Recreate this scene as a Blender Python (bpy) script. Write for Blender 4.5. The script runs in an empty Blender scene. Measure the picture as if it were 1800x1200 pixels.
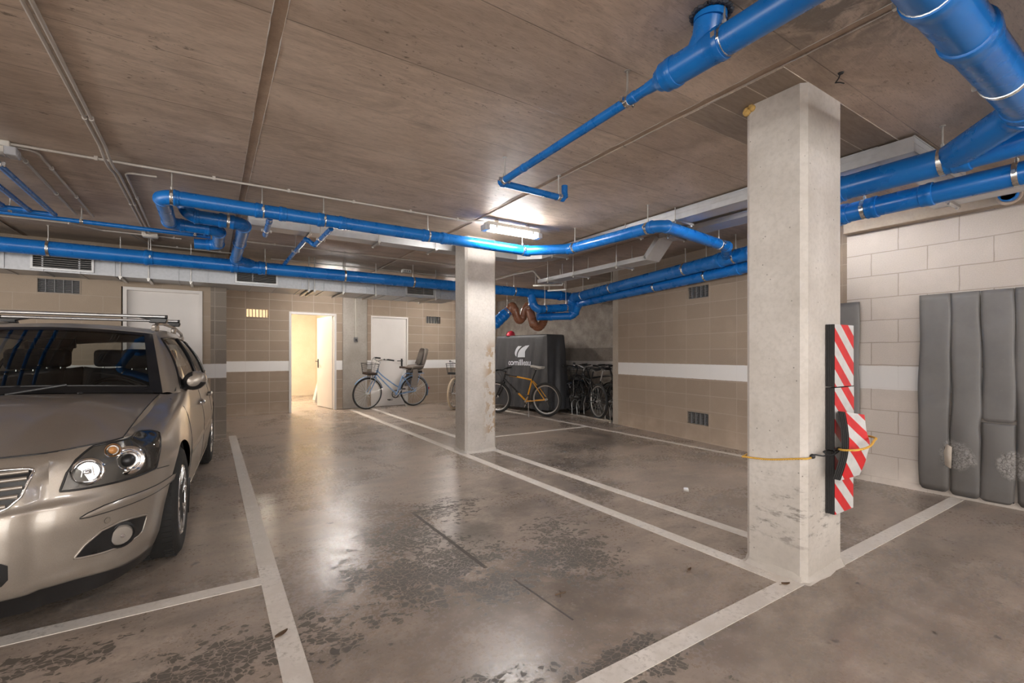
import bpy, bmesh, math, random
from mathutils import Vector, Matrix
random.seed(7)
S = bpy.context.scene
C = S.collection
PI = math.pi
V = Vector
ORIG = {}

def frame_axes(d):
    d = V(d).normalized()
    up = V((0, 0, 1)) if abs(d.z) < .95 else V((1, 0, 0))
    a = d.cross(up).normalized()
    return a, a.cross(d).normalized(), d

class MB:
    """collects shapes; build() links them as one mesh object"""
    def __init__(s):
        s.v = []; s.f = []
    def add(s, vs, fs):
        o = len(s.v)
        s.v += [V(p) for p in vs]
        s.f += [[o + i for i in f] for f in fs]
        return s
    def box(s, a, b):
        (x0, y0, z0), (x1, y1, z1) = a, b
        return s.add([(x0, y0, z0), (x1, y0, z0), (x1, y1, z0), (x0, y1, z0), (x0, y0, z1), (x1, y0, z1), (x1, y1, z1), (x0, y1, z1)],
                     [(0, 3, 2, 1), (4, 5, 6, 7), (0, 1, 5, 4), (1, 2, 6, 5), (2, 3, 7, 6), (3, 0, 4, 7)])
    def obox(s, c, size, M=None):
        M = M or Matrix.Identity(3)
        h = V(size) / 2
        pts = [V(c) + M @ V((sx * h.x, sy * h.y, sz * h.z)) for sz in (-1, 1) for sx, sy in ((-1, -1), (1, -1), (1, 1), (-1, 1))]
        return s.add(pts, [(0, 3, 2, 1), (4, 5, 6, 7), (0, 1, 5, 4), (1, 2, 6, 5), (2, 3, 7, 6), (3, 0, 4, 7)])
    def bar(s, p, q, w, h):
        """rectangular bar from p to q, w wide and h high"""
        p, q = V(p), V(q)
        a, b, d = frame_axes(q - p)
        M = Matrix((a, d, b)).transposed()
        return s.obox((p + q) / 2, (w, (q - p).length, h), M)
    def tube(s, pts, r, n=12, caps=True, closed=False, flat=1.0):
        pts = [V(p) for p in pts]
        m = len(pts)
        rs = r if isinstance(r, (list, tuple)) else [r] * m
        o = len(s.v)
        prev = None
        for i, p in enumerate(pts):
            if closed:
                d = (pts[(i + 1) % m] - pts[i - 1])
            else:
                d = pts[min(i + 1, m - 1)] - pts[max(i - 1, 0)]
            if 0 < i < m - 1 or closed:
                d1 = (pts[i] - pts[i - 1]).normalized(); d2 = (pts[(i + 1) % m] - pts[i]).normalized()
                if (d1 + d2).length > 1e-4: d = d1 + d2
            d = d.normalized() if d.length > 1e-9 else V((0, 0, 1))
            if prev is None:
                a, b, _ = frame_axes(d)
            else:
                a = prev - d * prev.dot(d)
                a = a.normalized() if a.length > 1e-6 else frame_axes(d)[0]
                b = a.cross(d)
            prev = a
            for k in range(n):
                t = 2 * PI * k / n
                s.v.append(p + (a * math.cos(t) + b * math.sin(t) * flat) * rs[i])
        for i in range(m if closed else m - 1):
            for k in range(n):
                k2 = (k + 1) % n; j = (i + 1) % m
                s.f.append([o + i * n + k, o + i * n + k2, o + j * n + k2, o + j * n + k])
        if caps and not closed:
            s.f.append([o + k for k in range(n)][::-1])
            s.f.append([o + (m - 1) * n + k for k in range(n)])
        return s
    def cyl(s, p, q, r, n=16, r2=None):
        return s.tube([p, q], [r, r if r2 is None else r2], n)
    def lathe(s, org, axis, prof, n=20, close=False):
        """prof: list of (radius, height along axis)"""
        a, b, d = frame_axes(axis)
        org = V(org); o = len(s.v); m = len(prof)
        for r, h in prof:
            for k in range(n):
                t = 2 * PI * k / n
                s.v.append(org + d * h + (a * math.cos(t) + b * math.sin(t)) * r)
        for i in range(m if close else m - 1):
            j = (i + 1) % m
            for k in range(n):
                k2 = (k + 1) % n
                s.f.append([o + i * n + k, o + i * n + k2, o + j * n + k2, o + j * n + k])
        if not close:
            if prof[0][0] > 1e-6: s.f.append([o + k for k in range(n)][::-1])
            if prof[-1][0] > 1e-6: s.f.append([o + (m - 1) * n + k for k in range(n)])
        return s
    def torus(s, c, axis, R, r, n=32, m=10, flat=1.0):
        a, b, d = frame_axes(axis)
        pr = [(R + r * math.cos(2 * PI * k / m), r * flat * math.sin(2 * PI * k / m)) for k in range(m)]
        return s.lathe(c, axis, pr, n, close=True)
    def sphere(s, c, r, nu=16, nv=10, lo=0.0, hi=1.0):
        rx, ry, rz = r if isinstance(r, (tuple, list)) else (r, r, r)
        rows = []
        for i in range(nv + 1):
            t = PI * (lo + (hi - lo) * i / nv)
            rows.append([V(c) + V((rx * math.sin(t) * math.cos(2 * PI * k / nu), ry * math.sin(t) * math.sin(2 * PI * k / nu), rz * math.cos(t))) for k in range(nu)])
        return s.grid(rows, wrap=True)
    def grid(s, rows, wrap=False, flip=False):
        o = len(s.v); m = len(rows); n = len(rows[0])
        for r in rows: s.v += [V(p) for p in r]
        for i in range(m - 1):
            for k in range(n if wrap else n - 1):
                k2 = (k + 1) % n
                q = [o + i * n + k, o + (i + 1) * n + k, o + (i + 1) * n + k2, o + i * n + k2]
                s.f.append(q[::-1] if flip else q)
        return s
    def prism(s, poly, org, ux, uy, d):
        """polygon (u,v) placed at org on axes ux, uy and extruded by vector d"""
        org, ux, uy, d = V(org), V(ux), V(uy), V(d)
        o = len(s.v); n = len(poly)
        for k in range(2):
            s.v += [org + ux * u + uy * w + d * k for u, w in poly]
        s.f.append([o + i for i in range(n)][::-1]); s.f.append([o + n + i for i in range(n)])
        for i in range(n):
            j = (i + 1) % n
            s.f.append([o + i, o + j, o + n + j, o + n + i])
        return s
    def mirror_x(s):
        o = len(s.v)
        s.v += [V((-p.x, p.y, p.z)) for p in s.v[:o]]
        s.f += [[o + i for i in f][::-1] for f in list(s.f)]
        return s
    def build(s, name, m, parent=None, smooth=38, bevel=0, sub=0, solid=0, weld=False, soff=-1):
        me = bpy.data.meshes.new(name)
        base = V((0, 0, 0))
        p = parent
        while p is not None:
            if p in ORIG: base = ORIG[p]
            p = p.parent
        me.from_pydata([v - base for v in s.v], [], s.f)
        bm = bmesh.new(); bm.from_mesh(me)
        if weld: bmesh.ops.remove_doubles(bm, verts=bm.verts, dist=1e-4)
        bmesh.ops.recalc_face_normals(bm, faces=bm.faces)
        bm.to_mesh(me); bm.free()
        me.materials.append(m)
        if smooth:
            me.shade_smooth()
            if smooth < 170: me.set_sharp_from_angle(angle=math.radians(smooth))
        o = bpy.data.objects.new(name, me)
        C.objects.link(o)
        if parent is not None: o.parent = parent
        if sub:
            mo = o.modifiers.new('sub', 'SUBSURF'); mo.levels = mo.render_levels = sub
        if solid:
            mo = o.modifiers.new('solid', 'SOLIDIFY'); mo.thickness = solid; mo.offset = soff
        if bevel:
            mo = o.modifiers.new('bev', 'BEVEL'); mo.width = bevel; mo.segments = 2; mo.limit_method = 'ANGLE'; mo.angle_limit = math.radians(40)
            mo.harden_normals = False
        return o

def tag(o, label, cat, group=None):
    o['label'] = label; o['category'] = cat
    if group: o['group'] = group
    return o

def thing(name, label, cat, loc=(0, 0, 0), group=None, local=False, rot=0):
    o = bpy.data.objects.new(name, None); C.objects.link(o)
    o.location = loc; o.rotation_euler = (0, 0, rot) if not isinstance(rot, tuple) else rot
    o.empty_display_size = .1
    ORIG[o] = V((0, 0, 0)) if local else V(loc)
    return tag(o, label, cat, group)

def struct(o):
    o['kind'] = 'structure'
    return o

def copy_tree(o, parent=None):
    c = o.copy(); C.objects.link(c)
    if parent is not None:
        c.parent = parent; c.matrix_parent_inverse = o.matrix_parent_inverse
    for ch in list(o.children): copy_tree(ch, c)
    return c

# ------------------------------------------------------------------ materials
def new_mat(name):
    m = bpy.data.materials.new(name); m.use_nodes = True
    nt = m.node_tree
    return m, nt, nt.nodes['Principled BSDF']

class NT:
    def __init__(s, nt): s.nt = nt
    def n(s, t, ins=None, **kw):
        nd = s.nt.nodes.new('ShaderNode' + t)
        for k, v in kw.items(): setattr(nd, k, v)
        for k, v in (ins or {}).items():
            sk = nd.inputs[k]
            if isinstance(v, bpy.types.NodeSocket): s.nt.links.new(v, sk)
            else: sk.default_value = v
        return nd
    def link(s, a, b): s.nt.links.new(a, b)
    def mix(s, f, a, b, mode='MIX'):
        nd = s.nt.nodes.new('ShaderNodeMix'); nd.data_type = 'RGBA'; nd.blend_type = mode
        for k, v in ((0, f), (6, a), (7, b)):
            sk = nd.inputs[k]
            if isinstance(v, bpy.types.NodeSocket): s.nt.links.new(v, sk)
            else: sk.default_value = v if k == 0 else (tuple(v) + (1,) if len(v) == 3 else v)
        return nd.outputs[2]
    def math(s, op, a, b=0.0, clamp=False):
        nd = s.nt.nodes.new('ShaderNodeMath'); nd.operation = op; nd.use_clamp = clamp
        for i, v in enumerate((a, b)):
            if isinstance(v, bpy.types.NodeSocket): s.nt.links.new(v, nd.inputs[i])
            else: nd.inputs[i].default_value = v
        return nd.outputs[0]
    def rng(s, v, a, b, c=0.0, d=1.0):
        nd = s.n('MapRange', {0: v, 1: a, 2: b, 3: c, 4: d}); nd.clamp = True
        return nd.outputs[0]
    def noise(s, vec, scale, detail=4, rough=.55, dist=0.0):
        return s.n('TexNoise', {'Vector': vec, 'Scale': scale, 'Detail': detail, 'Roughness': rough, 'Distortion': dist}).outputs[0]
    def obj(s): return s.n('TexCoord').outputs['Object']
    def mapv(s, vec, scale=(1, 1, 1), loc=(0, 0, 0), rot=(0, 0, 0)):
        return s.n('Mapping', {'Vector': vec, 'Scale': scale, 'Location': loc, 'Rotation': rot}).outputs[0]
    def bump(s, h, strength=.3, dist=.01, normal=None):
        d = {'Height': h, 'Strength': strength, 'Distance': dist}
        if normal is not None: d['Normal'] = normal
        return s.n('Bump', d).outputs[0]

def plain(name, col, rough=.5, metal=0.0, var=.08, scale=8.0, coat=0.0, bump=0.0, spec=.5, alpha_ior=None, rvar=.1):
    m, nt, b = new_mat(name); t = NT(nt)
    ns = t.noise(t.obj(), scale, 5)
    dark = tuple(c * (1 - var) for c in col); light = tuple(min(1, c * (1 + var)) for c in col)
    t.link(t.mix(t.rng(ns, .3, .7), dark, light), b.inputs['Base Color'])
    t.link(t.rng(ns, .25, .75, max(.02, rough - rvar), min(1, rough + rvar)), b.inputs['Roughness'])
    b.inputs['Metallic'].default_value = metal
    b.inputs['Specular IOR Level'].default_value = spec
    if coat:
        b.inputs['Coat Weight'].default_value = coat; b.inputs['Coat Roughness'].default_value = .04
    if bump:
        t.link(t.bump(t.noise(t.obj(), scale * 8, 3), bump, .004), b.inputs['Normal'])
    return m

def emit(name, col, strength):
    m, nt, b = new_mat(name)
    b.inputs['Base Color'].default_value = (.8, .8, .8, 1)
    b.inputs['Emission Color'].default_value = tuple(col) + (1,)
    b.inputs['Emission Strength'].default_value = strength
    return m

def glass(name, tint=(.9, .92, .92), ior=1.45, rough=0.0):
    m, nt, b = new_mat(name); t = NT(nt)
    fr = t.n('Fresnel', {'IOR': ior}).outputs[0]
    tr = t.n('BsdfTransparent', {'Color': tuple(tint) + (1,)}).outputs[0]
    gl = t.n('BsdfGlossy', {'Color': (1, 1, 1, 1), 'Roughness': rough + .01}).outputs[0]
    mx = t.n('MixShader', {0: fr, 1: tr, 2: gl}).outputs[0]
    t.link(mx, nt.nodes['Material Output'].inputs['Surface'])
    return m

M = {}
M['galv'] = plain('galvanised steel', (.40, .405, .42), .42, .7, .12, 30)
M['tray'] = plain('tray steel', (.58, .585, .60), .42, .55, .06, 20)
M['steel'] = plain('bright steel', (.70, .69, .67), .25, 1.0, .06, 20)
M['rod'] = plain('zinc rod', (.55, .53, .50), .4, .9, .1, 20)
M['chrome'] = plain('chrome', (.85, .85, .86), .08, 1.0, .02, 10, rvar=.03)
M['black'] = plain('black plastic', (.016, .016, .017), .45, 0, .2, 12)
M['rubber'] = plain('black rubber', (.018, .018, .018), .75, 0, .2, 20)
M['darkgap'] = plain('painted cavity shade', (.01, .01, .01), .9)
M['conduit'] = plain('grey conduit', (.50, .46, .42), .45, 0, .06, 8)
M['whitepl'] = plain('white plastic', (.66, .64, .60), .4, 0, .05, 6)
M['greypl'] = plain('grey plastic', (.15, .15, .155), .45, 0, .08, 6)
M['door'] = plain('door paint', (.66, .62, .59), .38, 0, .03, 3)
M['frame'] = plain('door frame', (.58, .56, .55), .4, 0, .04, 4)

def pipe_mat():
    m, nt, b = new_mat('blue pipe'); t = NT(nt)
    o = t.obj()
    n1 = t.noise(o, 6, 5); n2 = t.noise(o, 60, 3)
    c = t.mix(t.rng(n1, .35, .65), (.004, .135, .47), (.007, .165, .53))
    c = t.mix(t.rng(n2, .62, .8, 0, .25), c, (.10, .25, .48))
    t.link(c, b.inputs['Base Color'])
    t.link(t.rng(n1, .3, .7, .22, .36), b.inputs['Roughness'])
    return m
M['pipe'] = pipe_mat()
M['clay'] = plain('brown pipe', (.23, .095, .052), .3, 0, .15, 10)

def concrete(name, c0, c1, scale=3.0, rough=.75, pits=True, bump=.25, stain=None, bdist=.004, fine=14):
    m, nt, b = new_mat(name); t = NT(nt)
    o = t.obj()
    n1 = t.noise(o, scale, 8, .62); n2 = t.noise(o, scale * fine, 4, .6)
    c = t.mix(t.rng(n1, .35, .65), c0, c1)
    c = t.mix(t.rng(n2, .45, .75, 0, .35), c, tuple(x * .72 for x in c0))
    h = t.math('ADD', n2, t.math('MULTIPLY', n1, .5))
    if pits:
        vo = t.n('TexVoronoi', {'Vector': o, 'Scale': 26.0, 'Randomness': 1.0})
        pm = t.math('MULTIPLY', t.rng(vo.outputs['Distance'], .07, .12, 1, 0), t.rng(t.noise(o, 9, 2), .5, .56))
        c = t.mix(t.math('MULTIPLY', pm, .75), c, tuple(x * .3 for x in c0))
        h = t.math('SUBTRACT', h, pm)
    if stain: c = stain(t, o, c)
    t.link(c, b.inputs['Base Color'])
    b.inputs['Roughness'].default_value = rough
    t.link(t.bump(h, bump, bdist), b.inputs['Normal'])
    return m

def blocks(name, c0, c1, mortar, bw=.4, bh=.2, offset=0.0, msize=.006, xoff=0.0, zoff=0.0, band=None, band_col=(.70, .68, .67), bumpd=1, dirt=None, msm=.3):
    """block wall; object coordinates: x along the wall, z up"""
    m, nt, b = new_mat(name); t = NT(nt)
    o = t.obj()
    sp = t.n('SeparateXYZ', {0: o})
    uv = t.n('CombineXYZ', {0: t.math('ADD', sp.outputs[0], -xoff), 1: t.math('ADD', sp.outputs[2], -zoff), 2: 0.0}).outputs[0]
    wob = t.n('TexNoise', {'Vector': o, 'Scale': 7.0, 'Detail': 3.0})
    uv2 = t.n('VectorMath', {0: uv, 1: t.n('VectorMath', {0: wob.outputs[1], 1: (.012, .012, 0)}, operation='MULTIPLY').outputs[0]}, operation='ADD').outputs[0]
    uv2 = t.n('VectorMath', {0: uv2, 1: (-.006, -.006, 0)}, operation='ADD').outputs[0]
    br = t.n('TexBrick', {'Vector': uv2, 'Color1': tuple(c0) + (1,), 'Color2': tuple(c1) + (1,), 'Mortar': tuple(mortar) + (1,), 'Scale': 1.0,
                          'Mortar Size': msize, 'Mortar Smooth': msm, 'Bias': 0.0, 'Brick Width': bw, 'Row Height': bh}, offset=offset, squash=1.0)
    fine = t.noise(o, 120, 3, .7); mid = t.noise(o, 3.5, 6, .6)
    c = t.mix(t.rng(fine, .3, .7, 0, .38), br.outputs[0], tuple(x * .66 for x in c0))
    c = t.mix(t.rng(mid, .5, .78, 0, .30), c, tuple(min(1, x * 1.25) for x in c1))
    if dirt: c = t.mix(t.math('MULTIPLY', t.rng(sp.outputs[2], 0, dirt, 1, 0), t.rng(mid, .35, .7, .2, .9)), c, tuple(min(1, x * 1.35) for x in c1))
    h = t.math('ADD', t.math('MULTIPLY', br.outputs[1], -.6 * bumpd), t.math('MULTIPLY', fine, .5))
    rough = .82
    if band:
        z = sp.outputs[2]
        nz = t.math('MULTIPLY', t.math('SUBTRACT', t.noise(o, 14, 3), .5), .012)
        zz = t.math('ADD', z, nz)
        mk = t.math('MULTIPLY', t.math('GREATER_THAN', zz, band[0]), t.math('LESS_THAN', zz, band[1]))
        paint = t.mix(t.rng(fine, .35, .7, 0, .12), band_col, tuple(x * .8 for x in band_col))
        paint = t.mix(t.math('MULTIPLY', br.outputs[1], .15), paint, tuple(x * .75 for x in band_col))
        c = t.mix(mk, c, paint)
    t.link(c, b.inputs['Base Color'])
    b.inputs['Roughness'].default_value = rough
    t.link(t.bump(h, .35, .006), b.inputs['Normal'])
    return m

# ================================================================== the setting
H = 2.63
BAND = (.862, 1.062)

def floor_mat():
    m, nt, b = new_mat('polished concrete floor'); t = NT(nt)
    o = t.obj()
    n1 = t.noise(o, .8, 8, .62, .4)
    n2 = t.noise(t.mapv(o, (1.6, 5.0, 1)), 1.2, 7, .6, .6)
    n3 = t.noise(o, 38, 4, .65)
    n4 = t.noise(o, 5.5, 6, .65)
    c = t.mix(t.rng(n1, .32, .66), (0.222, 0.177, 0.146), (0.401, 0.325, 0.269))
    c = t.mix(t.rng(n2, .40, .66, 0, .72), c, (0.203, 0.172, 0.148))
    c = t.mix(t.rng(n4, .50, .72, 0, .62), c, (0.464, 0.390, 0.332))
    c = t.mix(t.rng(n3, .48, .74, 0, .5), c, (0.149, 0.126, 0.107))
    # crackled dark patches: dark flakes with pale veins between them
    wv = t.n('TexNoise', {'Vector': o, 'Scale': 7.0, 'Detail': 5.0})
    wo = t.n('VectorMath', {0: o, 1: t.n('VectorMath', {0: wv.outputs[1], 1: (.13, .13, 0)}, operation='MULTIPLY').outputs[0]}, operation='ADD').outputs[0]
    vo = t.n('TexVoronoi', {'Vector': t.mapv(wo, (1, 1.25, 0)), 'Scale': 31.0, 'Randomness': 1.0}, feature='DISTANCE_TO_EDGE')
    flake = t.rng(t.math('ADD', vo.outputs['Distance'], t.math('MULTIPLY', t.math('SUBTRACT', n3, .5), .16)), .02, .075)
    cell = t.n('SeparateXYZ', {0: t.n('TexVoronoi', {'Vector': t.mapv(wo, (1, 1.25, 0)), 'Scale': 31.0, 'Randomness': 1.0}).outputs['Color']}).outputs[0]
    mask = None
    for (x, y, rx, ry, s) in CRACKS:
        d = t.n('VectorMath', {0: t.n('VectorMath', {0: o, 1: (-x, -y, 0)}, operation='ADD').outputs[0], 1: (1 / rx, 1 / ry, 0)}, operation='MULTIPLY').outputs[0]
        ln = t.n('VectorMath', {0: d}, operation='LENGTH').outputs['Value']
        ln = t.math('ADD', ln, t.math('MULTIPLY', t.math('SUBTRACT', n4, .5), 2.4))
        k = t.rng(ln, .20, 1.12, s, 0)
        mask = k if mask is None else t.math('MAXIMUM', mask, k)
    n6 = t.noise(o, 9, 5, .6)
    pres = t.rng(t.math('SUBTRACT', t.math('ADD', t.math('MULTIPLY', mask, 1.24), t.math('MULTIPLY', t.math('SUBTRACT', n6, .5), 1.7)), t.math('MULTIPLY', cell, .75)), .08, .20)
    fm = t.math('MULTIPLY', pres, flake)
    c = t.mix(t.math('MULTIPLY', fm, .84), c, (0.068, 0.059, 0.050))
    smask = None
    for (x, y, rx, ry, s) in STAINS:
        d = t.n('VectorMath', {0: t.n('VectorMath', {0: o, 1: (-x, -y, 0)}, operation='ADD').outputs[0], 1: (1 / rx, 1 / ry, 0)}, operation='MULTIPLY').outputs[0]
        ln = t.n('VectorMath', {0: d}, operation='LENGTH').outputs['Value']
        ln = t.math('ADD', ln, t.math('MULTIPLY', t.math('SUBTRACT', n4, .5), 2.2))
        k = t.rng(ln, .3, 1.1, s, 0)
        smask = k if smask is None else t.math('MAXIMUM', smask, k)
    c = t.mix(smask, c, (0.090, 0.077, 0.068))
    t.link(c, b.inputs['Base Color'])
    r = t.rng(n1, .3, .7, .22, .36)
    r = t.math('ADD', r, t.math('MULTIPLY', fm, .2))
    r = t.math('ADD', r, t.math('MULTIPLY', t.math('SUBTRACT', n3, .5), .2))
    t.link(r, b.inputs['Roughness'])
    h = t.math('ADD', t.math('MULTIPLY', n4, .5), t.math('MULTIPLY', n3, .18))
    h = t.math('SUBTRACT', h, t.math('MULTIPLY', fm, .25))
    t.link(t.bump(h, .10, .01), b.inputs['Normal'])
    return m
CRACKS = [(1.02, 2.42, .55, .42, 1), (1.05, 2.95, .35, .35, .8), (1.80, 2.15, .36, .34, 1), (1.28, 2.05, .35, .14, .8), (.70, 1.35, .45, .22, .7),
          (.05, 2.15, .45, .22, .75), (.40, 2.1, .3, .3, .5), (1.35, 1.28, .3, .16, .9), (1.48, 3.3, .4, .3, .6), (-.6, 2.5, .5, .16, .6), (2.0, 2.55, .3, .3, .55)]
STAINS = [(1.50, 2.80, .22, .20, .75), (2.05, 3.05, .45, .22, .5), (3.35, 3.95, .55, .45, .75), (3.95, 4.6, .6, .35, .65), (4.55, 4.7, .5, .5, .75), (2.75, 3.3, .25, .7, .5),
          (2.3, 3.6, .25, .4, .35), (4.9, 5.0, .3, 1.0, .7), (3.8, 3.0, .35, .3, .3), (3.6, .95, .5, .18, .4), (1.0, 6.4, .5, .12, .4), (5.0, 1.3, .35, .2, .4), (1.6, 1.75, .3, .25, .3)]

def ceiling_mat():
    m, nt, b = new_mat('cast concrete ceiling'); t = NT(nt)
    o = t.obj()
    br = t.n('TexBrick', {'Vector': t.mapv(o, loc=(-.243, -.02, 0)), 'Color1': (0.529, 0.429, 0.349, 1), 'Color2': (0.643, 0.529, 0.435, 1), 'Mortar': (0.131, 0.108, 0.088, 1), 'Scale': 1.0,
                          'Mortar Size': .0035, 'Mortar Smooth': .6, 'Bias': 0.0, 'Brick Width': 2.115, 'Row Height': .5425}, offset=0.0)
    grain = t.noise(t.mapv(o, (2.6, 15, 1)), 2.0, 8, .66, .5)
    fine = t.noise(t.mapv(o, (7, 60, 1)), 3.0, 4, .6)
    blot = t.noise(t.mapv(o, (.8, 1.3, 1)), 1.3, 7, .6, .8)
    c = t.mix(t.rng(grain, .38, .64, 0, .62), br.outputs[0], (0.398, 0.314, 0.251))
    c = t.mix(t.rng(blot, .46, .66, 0, .6), c, (0.766, 0.637, 0.532))
    c = t.mix(t.rng(fine, .54, .72, 0, .7), c, (0.305, 0.241, 0.195))
    spk = t.noise(t.mapv(o, (1, 1.8, 1)), 16, 5, .7)
    c = t.mix(t.math('MULTIPLY', t.rng(spk, .60, .68), t.rng(t.noise(o, 1.1, 3), .42, .6)), c, (0.192, 0.152, 0.120))
    dk = t.noise(t.mapv(o, (.7, 1.6, 1)), 2.4, 6, .65, 1.2)
    c = t.mix(t.rng(dk, .52, .72, 0, .5), c, (0.249, 0.196, 0.156))
    # damp patch round the drain at the near end
    sp = t.n('VectorMath', {0: t.n('VectorMath', {0: o, 1: (-1.95, -.75, 0)}, operation='ADD').outputs[0], 1: (1 / .75, 1 / .55, 0)}, operation='MULTIPLY').outputs[0]
    ln = t.n('VectorMath', {0: sp}, operation='LENGTH').outputs['Value']
    n5 = t.noise(o, 6.0, 7, .68, .8)
    ln = t.math('ADD', ln, t.math('MULTIPLY', t.math('SUBTRACT', n5, .5), 1.6))
    c = t.mix(t.math('MULTIPLY', t.rng(ln, .6, 1.35, 1, 0), t.rng(n5, .42, .54, .15, .9)), c, (0.189, 0.163, 0.142))
    t.link(c, b.inputs['Base Color'])
    t.link(t.rng(blot, .3, .7, .58, .42), b.inputs['Roughness'])
    b.inputs['Specular IOR Level'].default_value = .35
    h = t.math('ADD', t.math('MULTIPLY', grain, .6), t.math('MULTIPLY', br.outputs[1], -1.0))
    h = t.math('ADD', h, t.math('MULTIPLY', fine, .35))
    t.link(t.bump(h, .28, .004), b.inputs['Normal'])
    return m

M['floor'] = floor_mat()
M['ceiling'] = ceiling_mat()
M['groove'] = concrete('groove concrete', (0.380, 0.294, 0.228), (0.513, 0.399, 0.314), 6, pits=False)
M['pillar'] = concrete('pillar concrete', (0.432, 0.400, 0.369), (0.556, 0.524, 0.492), 2.6)
def patch_stain(t, o, c):
    sp = t.n('SeparateXYZ', {0: o})
    n = t.noise(t.mapv(o, (1, 1, .8)), 6.5, 5, .62)
    mx = t.math('MULTIPLY', t.rng(sp.outputs[0], 2.80, 2.90), t.rng(n, .52, .545))
    mz = t.math('MULTIPLY', t.rng(sp.outputs[2], .10, .25), t.rng(sp.outputs[2], 1.25, 1.4, 1, 0))
    return t.mix(t.math('MULTIPLY', t.math('MULTIPLY', mx, mz), .85), c, (0.317, 0.220, 0.132))
M['pillar_far'] = concrete('far pillar concrete', (0.414, 0.378, 0.343), (0.528, 0.493, 0.458), 2.6, stain=patch_stain)
def scuff(t, o, c):
    sp = t.n('SeparateXYZ', {0: o})
    n = t.noise(t.mapv(o, (3, 3, 9)), 3.0, 6, .7)
    k = t.math('MULTIPLY', t.math('MULTIPLY', t.rng(sp.outputs[2], .12, .22), t.rng(sp.outputs[2], .42, .60, 1, 0)), t.rng(n, .55, .66))
    c = t.mix(t.math('MULTIPLY', k, .7), c, (0.114, 0.101, 0.088))
    return t.mix(t.rng(sp.outputs[2], 0, .4, .35, 0), c, (0.317, 0.282, 0.246))
M['pillar_near'] = concrete('near pillar concrete', (0.458, 0.418, 0.378), (0.581, 0.541, 0.502), 2.6, stain=scuff)
M['column'] = concrete('column concrete', (.272, .244, .216), (.352, .320, .288), 2.2)
def rough_bands(t, o, c):
    z = t.n('SeparateXYZ', {0: o}).outputs[2]
    n = t.noise(o, 5, 4)
    zz = t.math('ADD', z, t.math('MULTIPLY', t.math('SUBTRACT', n, .5), .03))
    k1 = t.math('MULTIPLY', t.math('GREATER_THAN', zz, 1.06), t.math('LESS_THAN', zz, 1.33))
    c = t.mix(t.math('MULTIPLY', k1, .6), c, (.136, .116, .100))
    k2 = t.math('MULTIPLY', t.math('GREATER_THAN', zz, BAND[0]), t.math('LESS_THAN', zz, BAND[1]))
    return t.mix(t.math('MULTIPLY', k2, .9), c, (.480, .456, .440))
M['rough'] = concrete('rough sprayed concrete', (.30, .262, .225), (.47, .42, .375), 5, rough=.9, bump=1.0, stain=rough_bands, bdist=.035, fine=7)
M['brown'] = blocks('brown blocks', (.300, .232, .178), (.335, .262, .203), (.40, .325, .262), bw=.412, bh=.21, xoff=-.02, zoff=.01, band=BAND, dirt=.5, msize=.005)
M['back'] = blocks('back blocks', (.275, .213, .162), (.335, .262, .202), (.46, .39, .325), bw=.42, bh=.205, xoff=.38, zoff=.04, band=BAND, dirt=.25)
M['backleft'] = blocks('left blocks', (.36, .285, .215), (.39, .31, .237), (.44, .365, .29), bw=.41, bh=.205, xoff=6.22, zoff=.10, band=BAND, msize=.004, offset=.5)
M['pier'] = blocks('pier blocks', (.200, .164, .132), (.288, .248, .208), (.360, .312, .264), bw=.20, bh=.205, xoff=.05, zoff=.04, band=BAND)
M['light'] = blocks('cream blocks', (0.481, 0.425, 0.381), (0.514, 0.461, 0.417), (0.307, 0.257, 0.220), bw=.41, bh=.209, offset=.5, xoff=.2, zoff=.055, msize=.004, band=(.876, 1.09), band_col=(0.587, 0.569, 0.556), dirt=.3, msm=.1)
M['plainwall'] = concrete('painted garage wall', (.320, .272, .224), (.368, .320, .272), 2, pits=False)
M['roomwall'] = concrete('cream store room wall', (.62, .54, .42), (.68, .60, .48), 3, pits=False, bump=.1)
M['beam'] = concrete('beam concrete', (.320, .256, .200), (.384, .320, .256), 3, pits=False)

def paint_mat():
    m, nt, b = new_mat('worn white line paint'); t = NT(nt)
    o = t.obj()
    n = t.noise(o, 4, 7, .65, .5); n2 = t.noise(t.mapv(o, (1.5, 1.5, 1)), 26, 5, .7)
    c = t.mix(t.rng(n, .35, .7), (0.560, 0.510, 0.459), (0.739, 0.694, 0.650))
    k = t.math('MULTIPLY', t.rng(n2, .50, .66), t.rng(n, .42, .60))
    c = t.mix(t.math('MULTIPLY', k, .62), c, (0.224, 0.185, 0.151))
    t.link(c, b.inputs['Base Color']); t.link(t.rng(n, .3, .7, .4, .6), b.inputs['Roughness'])
    return m
M['paint'] = paint_mat()

fl = struct(MB().box((-8.3, -7.3, -.2), (7.2, 16, 0)).build('floor', M['floor'], smooth=0))
# ceiling: precast strips with open grooves between them
cb = MB()
edges = [-8.3] + [.243 + 2.115 * k for k in range(-4, 4)] + [7.2]
for i in range(len(edges) - 1):
    a = edges[i] + (.027 if i else 0); b_ = edges[i + 1] - (.027 if i < len(edges) - 2 else 0)
    cb.box((a, -7.3, H), (b_, 16, H + .2))
struct(cb.build('ceiling', M['ceiling'], smooth=0))
gb = MB()
for e in edges[1:-1]:
    gb.box((e - .05, -7.3, H + .007), (e + .05, 16, H + .19))
struct(gb.build('ceiling_groove', M['groove'], smooth=0))
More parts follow.
